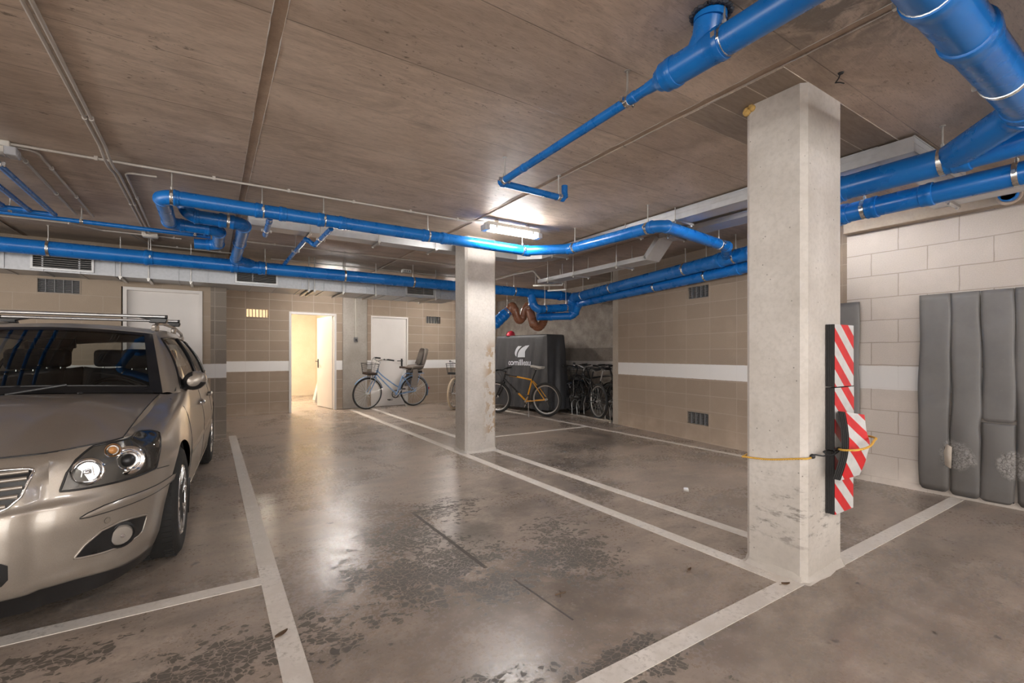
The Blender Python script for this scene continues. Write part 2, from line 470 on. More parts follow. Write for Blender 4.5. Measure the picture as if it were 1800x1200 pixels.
# torn mortar lips along the grooves
lip = MB()
rnd = random.Random(3)
for e in edges[4:8]:
    for sgn in (-1, 1):
        pts = []; y = -1.5
        while y < 10.3:
            pts.append((e + sgn * (.0275 + rnd.uniform(-.0016, .0016)), y, H - .001 + rnd.uniform(-.0015, .003))); y += rnd.uniform(.04, .10)
        lip.tube(pts, [rnd.choice((.0008, .0014, .002, .003)) for _ in pts], 5)
struct(lip.build('trim_1', M['pillar'], smooth=60))

def wall(name, loc, rot, length, thick, m, holes=(), h=H, ext=None):
    xs = sorted({0, length} | {v for q in holes for v in q[:2]}); zs = sorted({0, h} | {v for q in holes for v in q[2:]})
    def solid(i, k):
        if i < 0 or k < 0 or i >= len(xs) - 1 or k >= len(zs) - 1: return False
        cx, cz = (xs[i] + xs[i + 1]) / 2, (zs[k] + zs[k + 1]) / 2
        return not any(q[0] < cx < q[1] and q[2] < cz < q[3] for q in holes)
    b = MB()
    for i in range(len(xs) - 1):
        for k in range(len(zs) - 1):
            if not solid(i, k): continue
            x0, x1, z0, z1 = xs[i], xs[i + 1], zs[k], zs[k + 1]
            b.add([(x0, 0, z0), (x1, 0, z0), (x1, 0, z1), (x0, 0, z1)], [(0, 1, 2, 3)])
            b.add([(x0, thick, z0), (x1, thick, z0), (x1, thick, z1), (x0, thick, z1)], [(3, 2, 1, 0)])
            for di, dk, q in ((-1, 0, ((x0, z0), (x0, z1))), (1, 0, ((x1, z0), (x1, z1))), (0, -1, ((x0, z0), (x1, z0))), (0, 1, ((x0, z1), (x1, z1)))):
                if not solid(i + di, k + dk):
                    (a, c), (d, e) = q
                    b.add([(a, 0, c), (d, 0, e), (d, thick, e), (a, thick, c)], [(0, 1, 2, 3)])
    o = b.build(name, m, smooth=0, weld=True)
    o.location = loc; o.rotation_euler = (0, 0, rot)
    return struct(o)

wall('wall_back_left', (-8, 7.9, 0), 0, 8.0, .22, M['backleft'], [(7.017, 7.905, 0, 2.09), (6.22, 6.625, 1.948, 2.138)])
wall('wall_pier', (0.0, 7.9, 0), 0, .192, .22, M['pier'])
wall('wall_return', (.192, 8.12, 0), PI / 2, 2.31, .2, M['back'])
BR = math.atan(.07); BC = math.cos(BR)
def bx(X): return (X - .19) / BC
BO = V((.19, 10.40 + .07 * .19, 0))
wall('wall_back', BO, BR, bx(6.75), .2, M['back'], [(bx(.575), bx(.983), 1.922, 2.10), (bx(1.348), bx(2.29), 0, 2.075), (bx(3.053), bx(3.949), 0, 2.075), (bx(4.41), bx(4.83), 1.95, 2.14)])
def bw(X, off, z=0.0):
    """a point at world X on the back wall, off metres in front of it"""
    p = BO + Matrix.Rotation(BR, 3, 'Z') @ V((bx(X), -off, 0)); p.z = z
    return p
wall('wall_recess', (6.55, 10.95, 0), -PI / 2, 5.3, .2, M['rough'])
DR = V((5.388 - 5.865, 2.05 - 5.822, 0)); RB = math.atan2(DR.y, DR.x)
wall('wall_right_brown', (5.865, 5.822, 0), RB, DR.length, .2, M['brown'], [(1.636, 2.03, .222, .410), (1.646, 2.03, 1.962, 2.148)])
wall('wall_right_light', (5.23, 2.05, 0), -PI / 2, 9.2, .36, M['light'])
wall('wall_recess_end', (6.7, 5.83, 0), PI, .85, .2, M['plainwall'])
wall('wall_left', (-8, -7.2, 0), PI / 2, 15.3, .2, M['plainwall'], [(2.2, 14.4, 0, 2.4)])  # wide opening added out of view so even fill light enters
wall('wall_front', (5.5, -7, 0), PI, 13.6, .2, M['plainwall'], [(.5, 11.5, 0, 2.4)])  # opening behind the camera, added to let in fill light
# store room behind the open door
wall('wall_store_back', (-.2, 14.8, 0), 0, 3.4, .15, M['roomwall'], h=2.6)
wall('wall_store_left', (.2, 10.62, 0), PI / 2, 4.25, .15, M['roomwall'], h=2.6)
wall('wall_store_right', (2.62, 14.85, 0), -PI / 2, 4.25, .15, M['roomwall'], h=2.6)
struct(MB().box((4.2, 10.95, 0), (5.2, 11.0, 2.6)).build('wall_store_far', M['plainwall'], smooth=0))
struct(MB().box((.2, 10.7, 2.58), (2.62, 14.9, 2.62)).build('ceiling_store', M['roomwall'], smooth=0))
struct(MB().box((-3, 8.6, 0), (-.3, 8.65, 2.6)).build('wall_left_store', M['plainwall'], smooth=0))
for a, b_ in (((-8.3, 15.9), (7.2, 16)), ((7.1, -7.3), (7.2, 15.9)), ((-8.3, 8.1), (-8.2, 15.9)), ((-8.2, 8.3), (-8.0, 8.4))):
    struct(MB().box((a[0], a[1], 0), (b_[0], b_[1], H)).build('wall_light_seal', M['plainwall'], smooth=0))  # unseen outer shell, added to keep stray world light out
# beam over the cream wall
struct(MB().box((5.14, -7, 2.36), (5.24, 2.05, H)).build('trim_2', M['beam'], smooth=0, bevel=.008))

def ceilboard_mat():
    m, nt, b = new_mat('darker ceiling boards'); t = NT(nt); o = t.obj()
    br = t.n('TexBrick', {'Vector': t.mapv(o, loc=(-2.392, -1.212, 0)), 'Color1': (0.325, 0.266, 0.216, 1), 'Color2': (0.400, 0.333, 0.275, 1), 'Mortar': (0.750, 0.675, 0.600, 1), 'Scale': 1.0, 'Mortar Size': .003, 'Mortar Smooth': .3, 'Brick Width': 1.9, 'Row Height': .196}, offset=0.0)
    n = t.noise(t.mapv(o, (3, 20, 1)), 2.5, 6, .65)
    t.link(t.mix(t.rng(n, .4, .65, 0, .6), br.outputs[0], (0.237, 0.194, 0.160)), b.inputs['Base Color']); b.inputs['Roughness'].default_value = .7
    t.link(t.bump(n, .3, .004), b.inputs['Normal'])
    return m
M['ceilboard'] = ceilboard_mat()
cpn = MB().box((2.392, 1.212, H - .003), (4.05, 1.80, H + .004)).build('trim_3', M['ceilboard'] if 'ceilboard' in M else M['groove'], smooth=0)
struct(cpn)
def pillar(name, x0, y0, x1, y1, m, c=.028):
    n = 9
    out = MB()
    poly = [(x0 + c, y0), (x1 - c, y0), (x1, y0 + c), (x1, y1 - c), (x1 - c, y1), (x0 + c, y1), (x0, y1 - c), (x0, y0 + c)]
    out.prism(poly, (0, 0, 0), (1, 0, 0), (0, 1, 0), (0, 0, H))
    # rough mortar foot
    cx, cy = (x0 + x1) / 2, (y0 + y1) / 2
    rows = []
    for k, (g, z) in enumerate(((.030, 0), (.018, .008), (.004, .03), (-.005, .05))):
        r = []
        for i, (x, y) in enumerate(poly):
            x2, y2 = poly[(i + 1) % 8]
            for s in range(4):
                px, py = x + (x2 - x) * s / 4, y + (y2 - y) * s / 4
                d = V((px - cx, py - cy)); d.normalize()
                j = rnd.uniform(.5, 1.3) if g > 0 else 1
                r.append((px + d.x * g * j, py + d.y * g * j, z * j))
        rows.append(r)
    out.grid(rows, wrap=True)
    return struct(out.build(name, m, smooth=30))
pillar('pillar_near', 2.606, 1.21, 3.03, 1.54, M['pillar_near'])
pillar('pillar_far', 2.576, 5.005, 3.006, 5.315, M['pillar_far'])
cp = MB()
cp.prism([(2.421, 0), (2.962, 0), (2.962, .2), (2.421, .2)], (0, 0, 0), (1, 0, 0), (0, 1, 0), (0, 0, H))
for i, p in enumerate(cp.v):
    q = bw(p.x, .03 if p.y < .1 else -.05, p.z); cp.v[i] = q
struct(cp.build('pillar_back', M['column'], smooth=0, bevel=.012))

M['pufoam'] = plain('yellowed foam', (.55, .36, .12), .9, var=.3, scale=40, bump=.5)
b = MB()
for k in range(9): b.sphere((2.606 + rnd.uniform(-.012, .012), 1.515 + rnd.uniform(-.022, .022), 2.605 + rnd.uniform(-.02, .02)), rnd.uniform(.012, .02), 10, 7)
struct(b.build('trim_4', M['pufoam']))
# painted bay lines
def line(a, b):
    o = MB().box((min(a[0], b[0]), min(a[1], b[1]), .0), (max(a[0], b[0]), max(a[1], b[1]), .0025)).build('parking_line', M['paint'], smooth=0)
    return struct(o)
line((.222, -3), (.316, 8.0)); line((-7.9, 2.745), (.222, 2.838)); line((2.505, 1.21), (2.60, 10.45)); line((.316, 1.21), (2.505, 1.302))
line((2.948, 1.54), (3.040, 10.4)); line((5.225, 2.1), (5.300, 8.5)); line((3.031, 1.20), (5.225, 1.288)); line((3.04, 5.80), (5.225, 5.866))
# saw cuts in the slab
def cut(a, b, w):
    a, b = V(a), V(b); d = (b - a).normalized(); n = V((-d.y, d.x, 0)) * w / 2
    up = V((0, 0, .0012))
    o = MB().add([a - n, b - n, b + n, a + n, a - n + up, b - n + up, b + n + up, a + n + up], [(0, 3, 2, 1), (4, 5, 6, 7), (0, 1, 5, 4), (1, 2, 6, 5), (2, 3, 7, 6), (3, 0, 4, 7)]).build('floor_joint', M['stainmark'], smooth=0)
    struct(o)
M['stainmark'] = plain('dark floor joint', (.075, .062, .052), .6, var=.5, scale=14)
cut((1.285, 3.37, 0), (1.30, 2.28, 0), .022)
cut((1.285, 3.37, 0), (1.62, 3.36, 0), .012)
cut((1.36, 2.08, 0), (1.375, 1.62, 0), .010)

# ================================================================== lamps, camera, world
M['glow'] = emit('lamp diffuser', (1.0, .96, .91), 85)
M['glow1'] = emit('bay lamp diffuser', (1.0, .97, .93), 62)
M['glow2'] = emit('fill lamp diffuser', (1.0, .96, .91), 85)
M['glowoff'] = plain('unlit diffuser', (.62, .58, .53), .35, var=.03)
def luminaire(label, x0, x1, y, m, group=None, turn=False, drop=0.0):
    L = x1 - x0
    t = thing('ceiling_lamp', label, 'ceiling lamp', ((x0 + x1) / 2, y, H - .09 - drop), group, local=True, rot=PI / 2 if turn else 0)
    MB().box((-L / 2, -.056, .048), (L / 2, .045, .09)).build('housing', M['whitepl'], t, bevel=.008)
    d = MB()
    pr = [(-.052, .048), (-.05, .012), (-.03, 0), (.03, 0), (.05, .012), (.052, .048)]
    d.prism(pr, (-L / 2 + .03, 0, 0), (0, 1, 0), (0, 0, 1), (L - .06, 0, 0))
    d.build('diffuser', m, t, bevel=.004)
    if drop:
        for s in (-1, 1): MB().box((s * L * .3 - .015, -.02, .088), (s * L * .3 + .015, .02, .092 + drop)).build('mount_bracket', M['steel'], t)
    for s in (-1, 1):
        e = MB().box((s * L / 2 - .03, -.055, -.004), (s * L / 2 + .03, .055, .056))
        e.build('end_cap', M['greycap'], t, bevel=.008)
        MB().box((s * (L / 2 - .10) - .012, -.062, .02), (s * (L / 2 - .10) + .012, .062, .05)).build('clip', M['steel'], t)
    return t
M['greycap'] = plain('lamp end cap', (.50, .51, .54), .25, var=.03)
luminaire('lit batten lamp on the ceiling beside the far pillar', 2.41, 3.08, 4.235, M['glow1'], drop=.045)
luminaire('unlit beige batten lamp on the ceiling where two grey conduits start', -1.80, -1.13, 4.50, M['glowoff'])
luminaire('lit batten lamp over the driving lane behind the camera', -.2, .5, -2.3, M['glow'])
luminaire('lit batten lamp over the bay in front of the cream wall', 3.75, 4.45, -1.6, M['glow'])
luminaire('added fill lamp over the floor right behind the camera', 1.2, 1.9, -1.1, M['glow2'])  # unseen lamp added to brighten the foreground floor
luminaire('lit batten lamp over the left hand bays', -4.6, -3.9, 1.2, M['glow'])
luminaire('added fill lamp hidden behind the duct near the store room door', 1.7, 2.4, 9.25, M['glow'])  # unseen lamp added to lift the dark back wall
luminaire('added unseen fill lamp behind the duct over the cream tyred bicycle', 4.3, 5.0, 9.3, M['glow'])  # second unseen lamp added to brighten the back area
luminaire('added unseen fill lamp on the ceiling behind the near pillar', 3.95, 4.5, 2.1, M['glow2'], turn=True)  # added out of sight to light the brown and cream walls
M['warm'] = emit('warm store room lamp', (1.0, .86, .68), 360)
t = thing('ceiling_lamp', 'round warm lamp on the ceiling of the lit store room', 'ceiling lamp', (1.2, 12.4, 2.5), local=True)
MB().lathe((0, 0, 0), (0, 0, 1), [(.17, .13), (.18, .04)], 24).build('lamp_base', M['whitepl'], t)
MB().sphere((0, 0, .04), (.165, .165, .09), 24, 10, .5, 1).build('lamp_globe', M['warm'], t)

w = bpy.data.worlds.new('garage'); S.world = w; w.use_nodes = True
w.node_tree.nodes['Background'].inputs[0].default_value = (1.0, .965, .92, 1)
w.node_tree.nodes['Background'].inputs[1].default_value = 3.7

def portal(name, loc, rot, sx, sy):
    l = bpy.data.lights.new(name, 'AREA'); l.shape = 'RECTANGLE'; l.size = sx; l.size_y = sy; l.cycles.is_portal = True
    o = bpy.data.objects.new(name, l); C.objects.link(o); o.location = loc; o.rotation_euler = rot
portal('fill_light_left', (-8.1, 1.1, 1.2), (0, -PI / 2, 0), 2.4, 12.2)  # world fill light through the added left opening
portal('fill_light_front', (-.5, -7.1, 1.2), (PI / 2, 0, 0), 11, 2.4)  # world fill light through the added opening behind the camera
cam = bpy.data.cameras.new('camera'); co = bpy.data.objects.new('camera', cam); C.objects.link(co)
co.location = (0, 0, 1.2)
co.rotation_euler = (PI / 2, 0, -0.57404)
cam.sensor_width = 36; cam.lens = 16.3855; cam.shift_x = 0; cam.shift_y = 22.43 / 1800
cam.clip_start = .05
S.camera = co
S.view_settings.view_transform = 'Standard'; S.view_settings.look = 'None'
S.view_settings.gamma = 1; S.view_settings.use_curve_mapping = False
S.view_settings.exposure = 0.92
cy = S.cycles
cy.use_denoising = True
cy.use_adaptive_sampling = True; cy.adaptive_threshold = .02
cy.max_bounces = 7; cy.diffuse_bounces = 4; cy.glossy_bounces = 4; cy.transparent_max_bounces = 12
cy.sample_clamp_indirect = 6
cy.caustics_reflective = False; cy.caustics_refractive = False

# ================================================================== pipes, trays, ducts and conduits under the ceiling
def arc_points(p0, p1, p2, rb, n=8):
    """rounded corner at p1: returns tangent point, arc points, tangent point"""
    d1 = (p0 - p1).normalized(); d2 = (p2 - p1).normalized()
    ang = d1.angle(d2)
    L = rb / math.tan(ang / 2)
    L = min(L, (p0 - p1).length * .48, (p2 - p1).length * .48)
    r = L * math.tan(ang / 2)
    bis = (d1 + d2).normalized()
    c = p1 + bis * (r / math.sin(ang / 2))
    a = p1 + d1 * L; b = p1 + d2 * L
    va, vb = a - c, b - c
    th = va.angle(vb); ax = va.cross(vb).normalized()
    return [c + Matrix.Rotation(th * k / n, 3, ax) @ va for k in range(n + 1)]

def collar(b, p, d, r, w):
    d = d.normalized()
    b.lathe(p - d * w / 2, d, [(r * .98, 0), (r * 1.10, w * .06), (r * 1.13, w * .22), (r * 1.13, w * .42), (r * 1.075, w * .55), (r * 1.075, w * .92), (r * .98, w)], 24)

def clamp(parent, p, d, r, rod=True, top=None):
    top = H if top is None else top
    d = d.normalized()
    b = MB()
    b.lathe(p - d * .014, d, [(r * 1.01, 0), (r * 1.035 + .001, .001), (r * 1.035 + .001, .027), (r * 1.01, .028)], 24)
    side = d.cross(V((0, 0, 1))).normalized()
    b.obox(p + side * (r + .012), (.018, .018, .022)); b.obox(p - side * (r + .012), (.018, .018, .022))
    b.cyl(p + side * (r + .014) - V((0, 0, .02)), p + side * (r + .014) + V((0, 0, .02)), .004, 6)
    o = b.build('pipe_clamp', M['steel'], parent)
    if rod:
        q = MB()
        q.cyl(p + V((0, 0, r)), (p.x, p.y, top), .0052, 8)
        q.cyl(p + V((0, 0, r)), p + V((0, 0, r + .025)), .010, 6)
        q.cyl((p.x, p.y, top - .004), (p.x, p.y, top), .016, 8)
        q.build('hanger_rod', M['rod'], o)

def pipe_run(label, pts, D, clamps=(), collars=(), m='pipe', name='drain_pipe', group=None, rb=None, caps=(True, True), elbow_collars=True, base=None):
    pts = [V(p) for p in pts]; r = D / 2
    t = thing(name, label, 'pipe', base or tuple(pts[0]), group)
    prev = pts[0]; n = 24 if D > .08 else 16
    for i in range(1, len(pts)):
        last = i == len(pts) - 1
        if last: end = pts[-1]; arc = None
        else:
            arc = arc_points(pts[i - 1], pts[i], pts[i + 1], rb or D * .95)
            end = arc[0]
        d = (pts[i] - pts[i - 1]).normalized()
        if (end - prev).length > .004:
            MB().tube([prev, end], r, n).build('pipe_section', M[m], t)
        if arc:
            b = MB().tube(arc, r * 1.03, n)
            if elbow_collars:
                d2 = (pts[i + 1] - pts[i]).normalized(); w = max(.035, D * .36)
                collar(b, arc[0] + d * w * .3, d * -1, r, w); collar(b, arc[-1] - d2 * w * .3, d2, r, w)
            b.build('elbow', M[m], t)
            prev = arc[-1]
    for s, f in collars:
        a, c = pts[s], pts[s + 1]; p = a.lerp(c, f); b = MB(); w = max(.04, D * .55)
        collar(b, p, (c - a), r, w); b.build('coupling', M[m], t)
    for s, f in clamps:
        a, c = pts[s], pts[s + 1]; clamp(t, a.lerp(c, f), c - a, r)
    return t

def frac_x(pts, s, x): return (s, (x - pts[s][0]) / (pts[s + 1][0] - pts[s][0]))
def frac_y(pts, s, y): return (s, (y - pts[s][1]) / (pts[s + 1][1] - pts[s][1]))

# long collector in front of the duct
P1 = [(-7.9, 7.15, 2.40), (5.98, 7.15, 2.345)]
X1 = [(-1.515, 7.150, 2.385)[0], (-0.612, 7.150, 2.359)[0], (0.623, 7.150, 2.326)[0], (1.670, 7.150, 2.334)[0], (2.730, 7.150, 2.346)[0], (4.661, 7.150, 2.340)[0]]
pm = pipe_run('long thick blue drain pipe running along the duct on the back wall', P1, .165, [frac_x(P1, 0, x) for x in X1],
              [frac_x(P1, 0, (-0.628, 7.150, 2.357)[0]), frac_x(P1, 0, (0.263, 7.150, 2.344)[0]), frac_x(P1, 0, (0.582, 7.150, 2.322)[0]), frac_x(P1, 0, (5.751, 7.150, 2.363)[0])])
# upper blue run crossing the bay
PB = [(-.15, 6.12, 2.40), (.07, 6.12, 2.41), (.07, 5.40, 2.415), (-.32, 5.40, 2.42), (-.32, 4.5, 2.425), (3.10, 4.5, 2.412), (3.47, 4.13, 2.41), (3.53, 2.90, 2.408), (4.86, 3.08, 2.405), (5.19, 3.30, 2.385)]
pb = pipe_run('blue drain pipe crossing the bay past the far pillar and lit lamp', PB, .112,
              [frac_x(PB, 4, (-0.254, 4.500, 2.433)[0]), frac_x(PB, 4, (0.370, 4.500, 2.451)[0]), frac_x(PB, 4, (0.866, 4.500, 2.442)[0]), frac_x(PB, 4, (1.878, 4.500, 2.438)[0]), frac_x(PB, 4, (3.052, 4.500, 2.430)[0]), (6, .06), (6, .88), (7, .86)],
              [frac_x(PB, 4, (0.345, 4.500, 2.446)[0]), frac_x(PB, 4, (0.528, 4.500, 2.448)[0]), frac_x(PB, 4, (0.841, 4.500, 2.443)[0]), frac_x(PB, 4, (1.026, 4.500, 2.446)[0]), frac_x(PB, 4, (1.847, 4.500, 2.440)[0]), frac_x(PB, 4, (2.056, 4.500, 2.439)[0]), frac_x(PB, 4, (3.133, 4.500, 2.420)[0])])
PQ = [(-.19, 5.07, 2.64), (-.19, 5.07, 2.44), (.268, 5.07, 2.43), (.268, 6.92, 2.41), (.46, 7.11, 2.40)]
pq = pipe_run('blue drain pipe dropping from the ceiling into the long collector', PQ, .118, [(1, .72)], [(1, .62), (2, .47), (3, .2)])
st = [(0.441, 4.605, 2.400), (0.457, 5.248, 2.390)]
pipe_run('short capped blue stub pipe behind the crossing drain pipe', st, .048, [(0, .72)], [(0, .2)], elbow_collars=False)
st = [(0.960, 4.646, 2.390), (0.946, 5.402, 2.380), (0.863, 5.418, 2.440), (0.851, 7.184, 2.440)]
pipe_run('thin blue branch pipe with a kink behind the crossing drain pipe', st, .046, [(0, .6), (2, .4)], [(0, .2), (2, .85)])
# right hand drains
PC = [(3.85, -2.6, 2.44), (3.85, 1.60, 2.40), (5.23, 2.99, 2.375), (5.86, 6.90, 2.285), (5.90, 7.02, 2.05)]
pipe_run('upper blue drain pipe along the brown block wall and behind the near pillar', PC, .168,
         [frac_y(PC, 0, (3.850, 0.987, 2.402)[1]), (0, .30), (2, .06), frac_y(PC, 2, (5.410, 4.022, 2.375)[1]), frac_y(PC, 2, (5.600, 5.676, 2.300)[1]), frac_y(PC, 2, 6.55)],
         [frac_y(PC, 0, (3.850, 0.900, 2.407)[1]), (0, .55), (2, .12)])
PD = [(4.16, -2.6, 2.34), (4.16, 1.68, 2.295), (5.345, 2.88, 2.25), (5.96, 6.85, 2.175), (5.97, 7.0, 1.95), (5.62, 7.28, 1.94), (5.35, 7.36, 1.93)]
pipe_run('lower blue drain pipe along the brown block wall under the upper one', PD, .142,
         [frac_y(PD, 0, (4.160, 0.721, 2.317)[1]), frac_y(PD, 0, (4.160, 1.514, 2.322)[1]), frac_y(PD, 2, (5.500, 3.765, 2.194)[1]), frac_y(PD, 2, (5.600, 4.722, 2.179)[1])],
         [frac_y(PD, 0, (4.160, 1.146, 2.330)[1]), frac_y(PD, 0, (4.160, 1.463, 2.317)[1]), (2, .1)])
PF = [(-3.5, .56, 2.47), (3.46, .56, 2.445), (3.85, .95, 2.415)]
pf = pipe_run('thick blue drain pipe passing over the near bay into a wye', PF, .172, [(0, .935), (0, .80)], [(0, .862), (0, .805)])
PN = [(-3.5, .33, 2.50), (3.62, .33, 2.47), (3.80, .15, 2.46)]
pipe_run('blue drain pipe beside the thick one in the upper right corner', PN, .11, [(0, .8), (0, .5)])
# tee pipe with its reducer
PE = [(1.765, -1.6, 2.49), (1.765, 1.245, 2.48)]
t = pipe_run('thick blue drain pipe with a tee rising into the ceiling', PE, .122, [frac_y(PE, 0, 1.13), (0, .25)], [frac_y(PE, 0, 1.16), frac_y(PE, 0, 1.395), (0, .52)])
b = MB().tube([(1.765, 1.12, 2.48), (1.765, 1.40, 2.48)], .064, 24)
collar(b, V((1.765, 1.385, 2.48)), V((0, 1, 0)), .061, .06)
b.tube([(1.765, 1.42, 2.48), (1.765, 1.455, 2.478), (1.765, 1.475, 2.478), (1.765, 1.53, 2.478)], [.060, .050, .031, .027], 24)
b.tube([(1.765, 1.25, 2.48), (1.765, 1.21, 2.545), (1.765, 1.19, 2.66)], .060, 24)
b.tube([(1.765, 1.195, 2.60), (1.765, 1.19, 2.66)], .066, 24)
b.build('tee', M['pipe'], t)
b = MB()
pts = []
for k in range(110):
    a = 2 * PI * k / 110; rr = .072 + rnd.uniform(-.004, .010)
    pts.append((1.765 + rr * math.cos(a), 1.19 + rr * math.sin(a), 2.628))
b.tube(pts, .009, 6, closed=True)
M['darkfoam'] = plain('dark pipe seal', (.035, .040, .055), .8)
b.build('foam_ring', M['darkfoam'], t)
PT = [(1.765, 1.53, 2.478), (1.79, 2.93, 2.462), (2.32, 2.95, 2.452), (2.32, 2.98, 2.60)]
PT = [(1.765, 1.53, 2.478), (1.792, 2.93, 2.462), (2.40, 2.93, 2.455), (2.40, 2.93, 2.56)]
pipe_run('thin blue waste pipe turning a corner under the ceiling', PT, .050, [frac_y(PT, 0, 1.66), (0, .955), (1, .90)], [frac_y(PT, 0, 2.62), frac_y(PT, 0, 1.62)], rb=.035)
# wyes and drops at the recess
J = [(5.03, 7.12, 2.30), (5.06, 7.06, 2.03), (5.80, 6.96, 2.10)]
pipe_run('blue drop pipe joining the long collector to the drain in the recess', J, .150, [(1, .3), (1, .92)], [(1, .15)])
K = [(4.62, 7.62, 1.93), (4.62, 7.99, 1.98)]
def spline(pts, n=5):
    pts = [V(p) for p in pts]; out = []
    for i in range(len(pts) - 1):
        p0 = pts[max(i - 1, 0)]; p1 = pts[i]; p2 = pts[i + 1]; p3 = pts[min(i + 2, len(pts) - 1)]
        for k in range(n):
            t_ = k / n
            out.append(.5 * ((2 * p1) + (p2 - p0) * t_ + (2 * p0 - 5 * p1 + 4 * p2 - p3) * t_ ** 2 + (3 * p1 - p0 - 3 * p2 + p3) * t_ ** 3))
    return out + [pts[-1]]
def trap(label, pts, D, rings):
    sp = spline(pts, 6)
    t = thing('pipe_trap', label, 'pipe trap', tuple(sp[0]), 'brown siphon traps in the recess')
    MB().tube(sp, D / 2, 20).build('trap_bend', M['clay'], t)
    for i in rings:
        b = MB(); collar(b, sp[i], sp[min(i + 1, len(sp) - 1)] - sp[max(i - 1, 0)], D / 2, .07); b.build('socket_ring', M['clay'], t)
    return t
trap('brown siphon trap beside the left blue reducer', [(5.014, 7.900, 2.050), (5.076, 7.850, 2.175), (5.112, 7.800, 2.081), (5.167, 7.800, 1.924), (5.235, 7.800, 1.881), (5.305, 7.800, 1.953), (5.326, 7.750, 2.111), (5.375, 7.700, 2.179)], .150, (2, 12, 30, 41))
trap('brown siphon trap hanging lowest above the black cover', [(5.333, 7.600, 2.111), (5.339, 7.550, 1.949), (5.359, 7.500, 1.800), (5.470, 7.500, 1.737), (5.582, 7.500, 1.820), (5.639, 7.500, 1.970), (5.687, 7.450, 2.037), (5.763, 7.400, 2.003)], .165, (1, 12, 30, 41))
R0 = [(4.728, 8.000, 1.772), (5.014, 7.900, 2.061)]
pipe_run('stepped blue reducer pipe left of the brown traps', R0, .20, [(0, .93)], [(0, .2), (0, .45), (0, .72)])
# thin supply pipes on the left
for k in range(4):
    x = -1.22 - .155 * k; y = 5.96 - .062 * k; z = 2.50
    p = [(x, -1.0, z + .01), (x, y, z), (-6.5, y, z)]
    pipe_run(['thin blue supply pipe nearest the conduits in the left bundle', 'second thin blue supply pipe from the conduits in the left bundle', 'third thin blue supply pipe from the conduits in the left bundle',
              'thin blue supply pipe at the left frame edge of the bundle'][k], p, .040, [(0, .80), (1, .055)], m='pipe', name='supply_pipe', group='thin supply pipes at the upper left', rb=.03)
pg = [(-6.5, 6.06, 2.52), (.0, 6.06, 2.48)]
pipe_run('long thin blue supply pipe running level below the left bundle', pg, .042, [frac_x(pg, 0, -1.05), frac_x(pg, 0, -.14), frac_x(pg, 0, -2.2)], [frac_x(pg, 0, -.72)], name='supply_pipe')
st = [(-.03, 5.62, 2.52), (-.05, 6.03, 2.49)]
pipe_run('tiny blue stub pipe above the end of the level supply pipe', st, .034, [], [(0, .9)], elbow_collars=False, name='supply_pipe')
# small hole pipe in the beam
t = thing('pipe_stub', 'round blue pipe end poking through the beam over the cream wall', 'pipe', (5.12, .93, 2.42))
MB().lathe((5.16, .93, 2.42), (-1, 0, 0), [(.055, 0), (.055, .07), (.046, .07), (.046, .02), (0, .02)], 24).build('pipe_end', M['pipe'], t)
MB().torus((5.14, .93, 2.42), (1, 0, 0), .062, .014, 24, 8, flat=.4).build('foam_ring', M['groove'], t)

# ---------------------------------------------------------------- conduits
def conduit(label, pts, r=.0095, clips=(), group='grey conduits on the ceiling'):
    t = thing('conduit', label, 'conduit', tuple(pts[0]), group)
    full = [V(pts[0])]
    for i in range(1, len(pts) - 1):
        full += arc_points(V(pts[i - 1]), V(pts[i]), V(pts[i + 1]), .06, 5)
    full.append(V(pts[-1]))
    MB().tube(full, r, 10).build('conduit_tube', M['conduit'], t)
    for s, f in clips:
        a, c = V(pts[s]), V(pts[s + 1]); p = a.lerp(c, f); d = (c - a).normalized()
        b = MB(); b.lathe(p - d * .011, d, [(r * 1.05, 0), (r * 1.45, .001), (r * 1.45, .021), (r * 1.05, .022)], 12)
        b.obox((p.x, p.y, (p.z + H) / 2), (.022, .022, H - p.z))
        b.build('conduit_clip', M['conduit'], t)
    return t
ZC = 2.614
conduit('grey conduit from the unlit lamp to the lit lamp', [(-1.14, 4.47, ZC), (2.28, 4.42, ZC), (2.46, 4.335, ZC)], clips=[(0, .13), (0, .34), (0, .50), (0, .66), (0, .82), (0, .97)])
for dx, nm in ((0, 'left one of the paired conduits running away from the camera'), (.030, 'right one of the paired conduits running away from the camera')):
    conduit(nm, [(-.632 + dx, .6, ZC), (-.632 + dx, 4.16, ZC), (-.632 + dx, 4.34, 2.585), (-.632 + dx, 4.54, 2.585), (-.632 + dx, 4.74, ZC), (-.632 + dx, 7.3, ZC)], clips=[(0, .55), (0, .88), (4, .35)])
conduit('grey conduit bent beside the left elbow of the crossing pipe', [(-.36, 4.66, ZC), (-.56, 4.68, ZC), (-.565, 6.5, ZC)], r=.008, clips=[(1, .4)])
conduit('grey conduit leaving the end of the unlit lamp', [(-1.14, 4.55, ZC), (-1.14, 6.35, ZC)], r=.011, clips=[(0, .15), (0, .6)])
conduit('grey conduit branching off just right of the unlit lamp', [(-1.13, 4.51, ZC), (-1.02, 4.53, ZC), (-1.01, 6.35, ZC)], clips=[(1, .2), (1, .62)])
conduit('grey conduit crossing behind the level supply pipe', [(-4.0, 6.84, ZC), (-1.28, 6.82, ZC), (-1.05, 7.0, ZC), (-.3, 7.0, ZC)], clips=[(1, .0), (2, .9)])
conduit('grey conduit over the long collector pipe on the left', [(-.80, 7.0, ZC), (-.66, 7.6, ZC), (.30, 7.62, ZC)], clips=[(1, .3), (1, .8)])
conduit('long grey conduit behind the crossing pipe towards the far pillar', [(.26, 6.72, ZC), (3.9, 6.72, ZC)], clips=[(0, .12), (0, .36), (0, .62), (0, .85)])
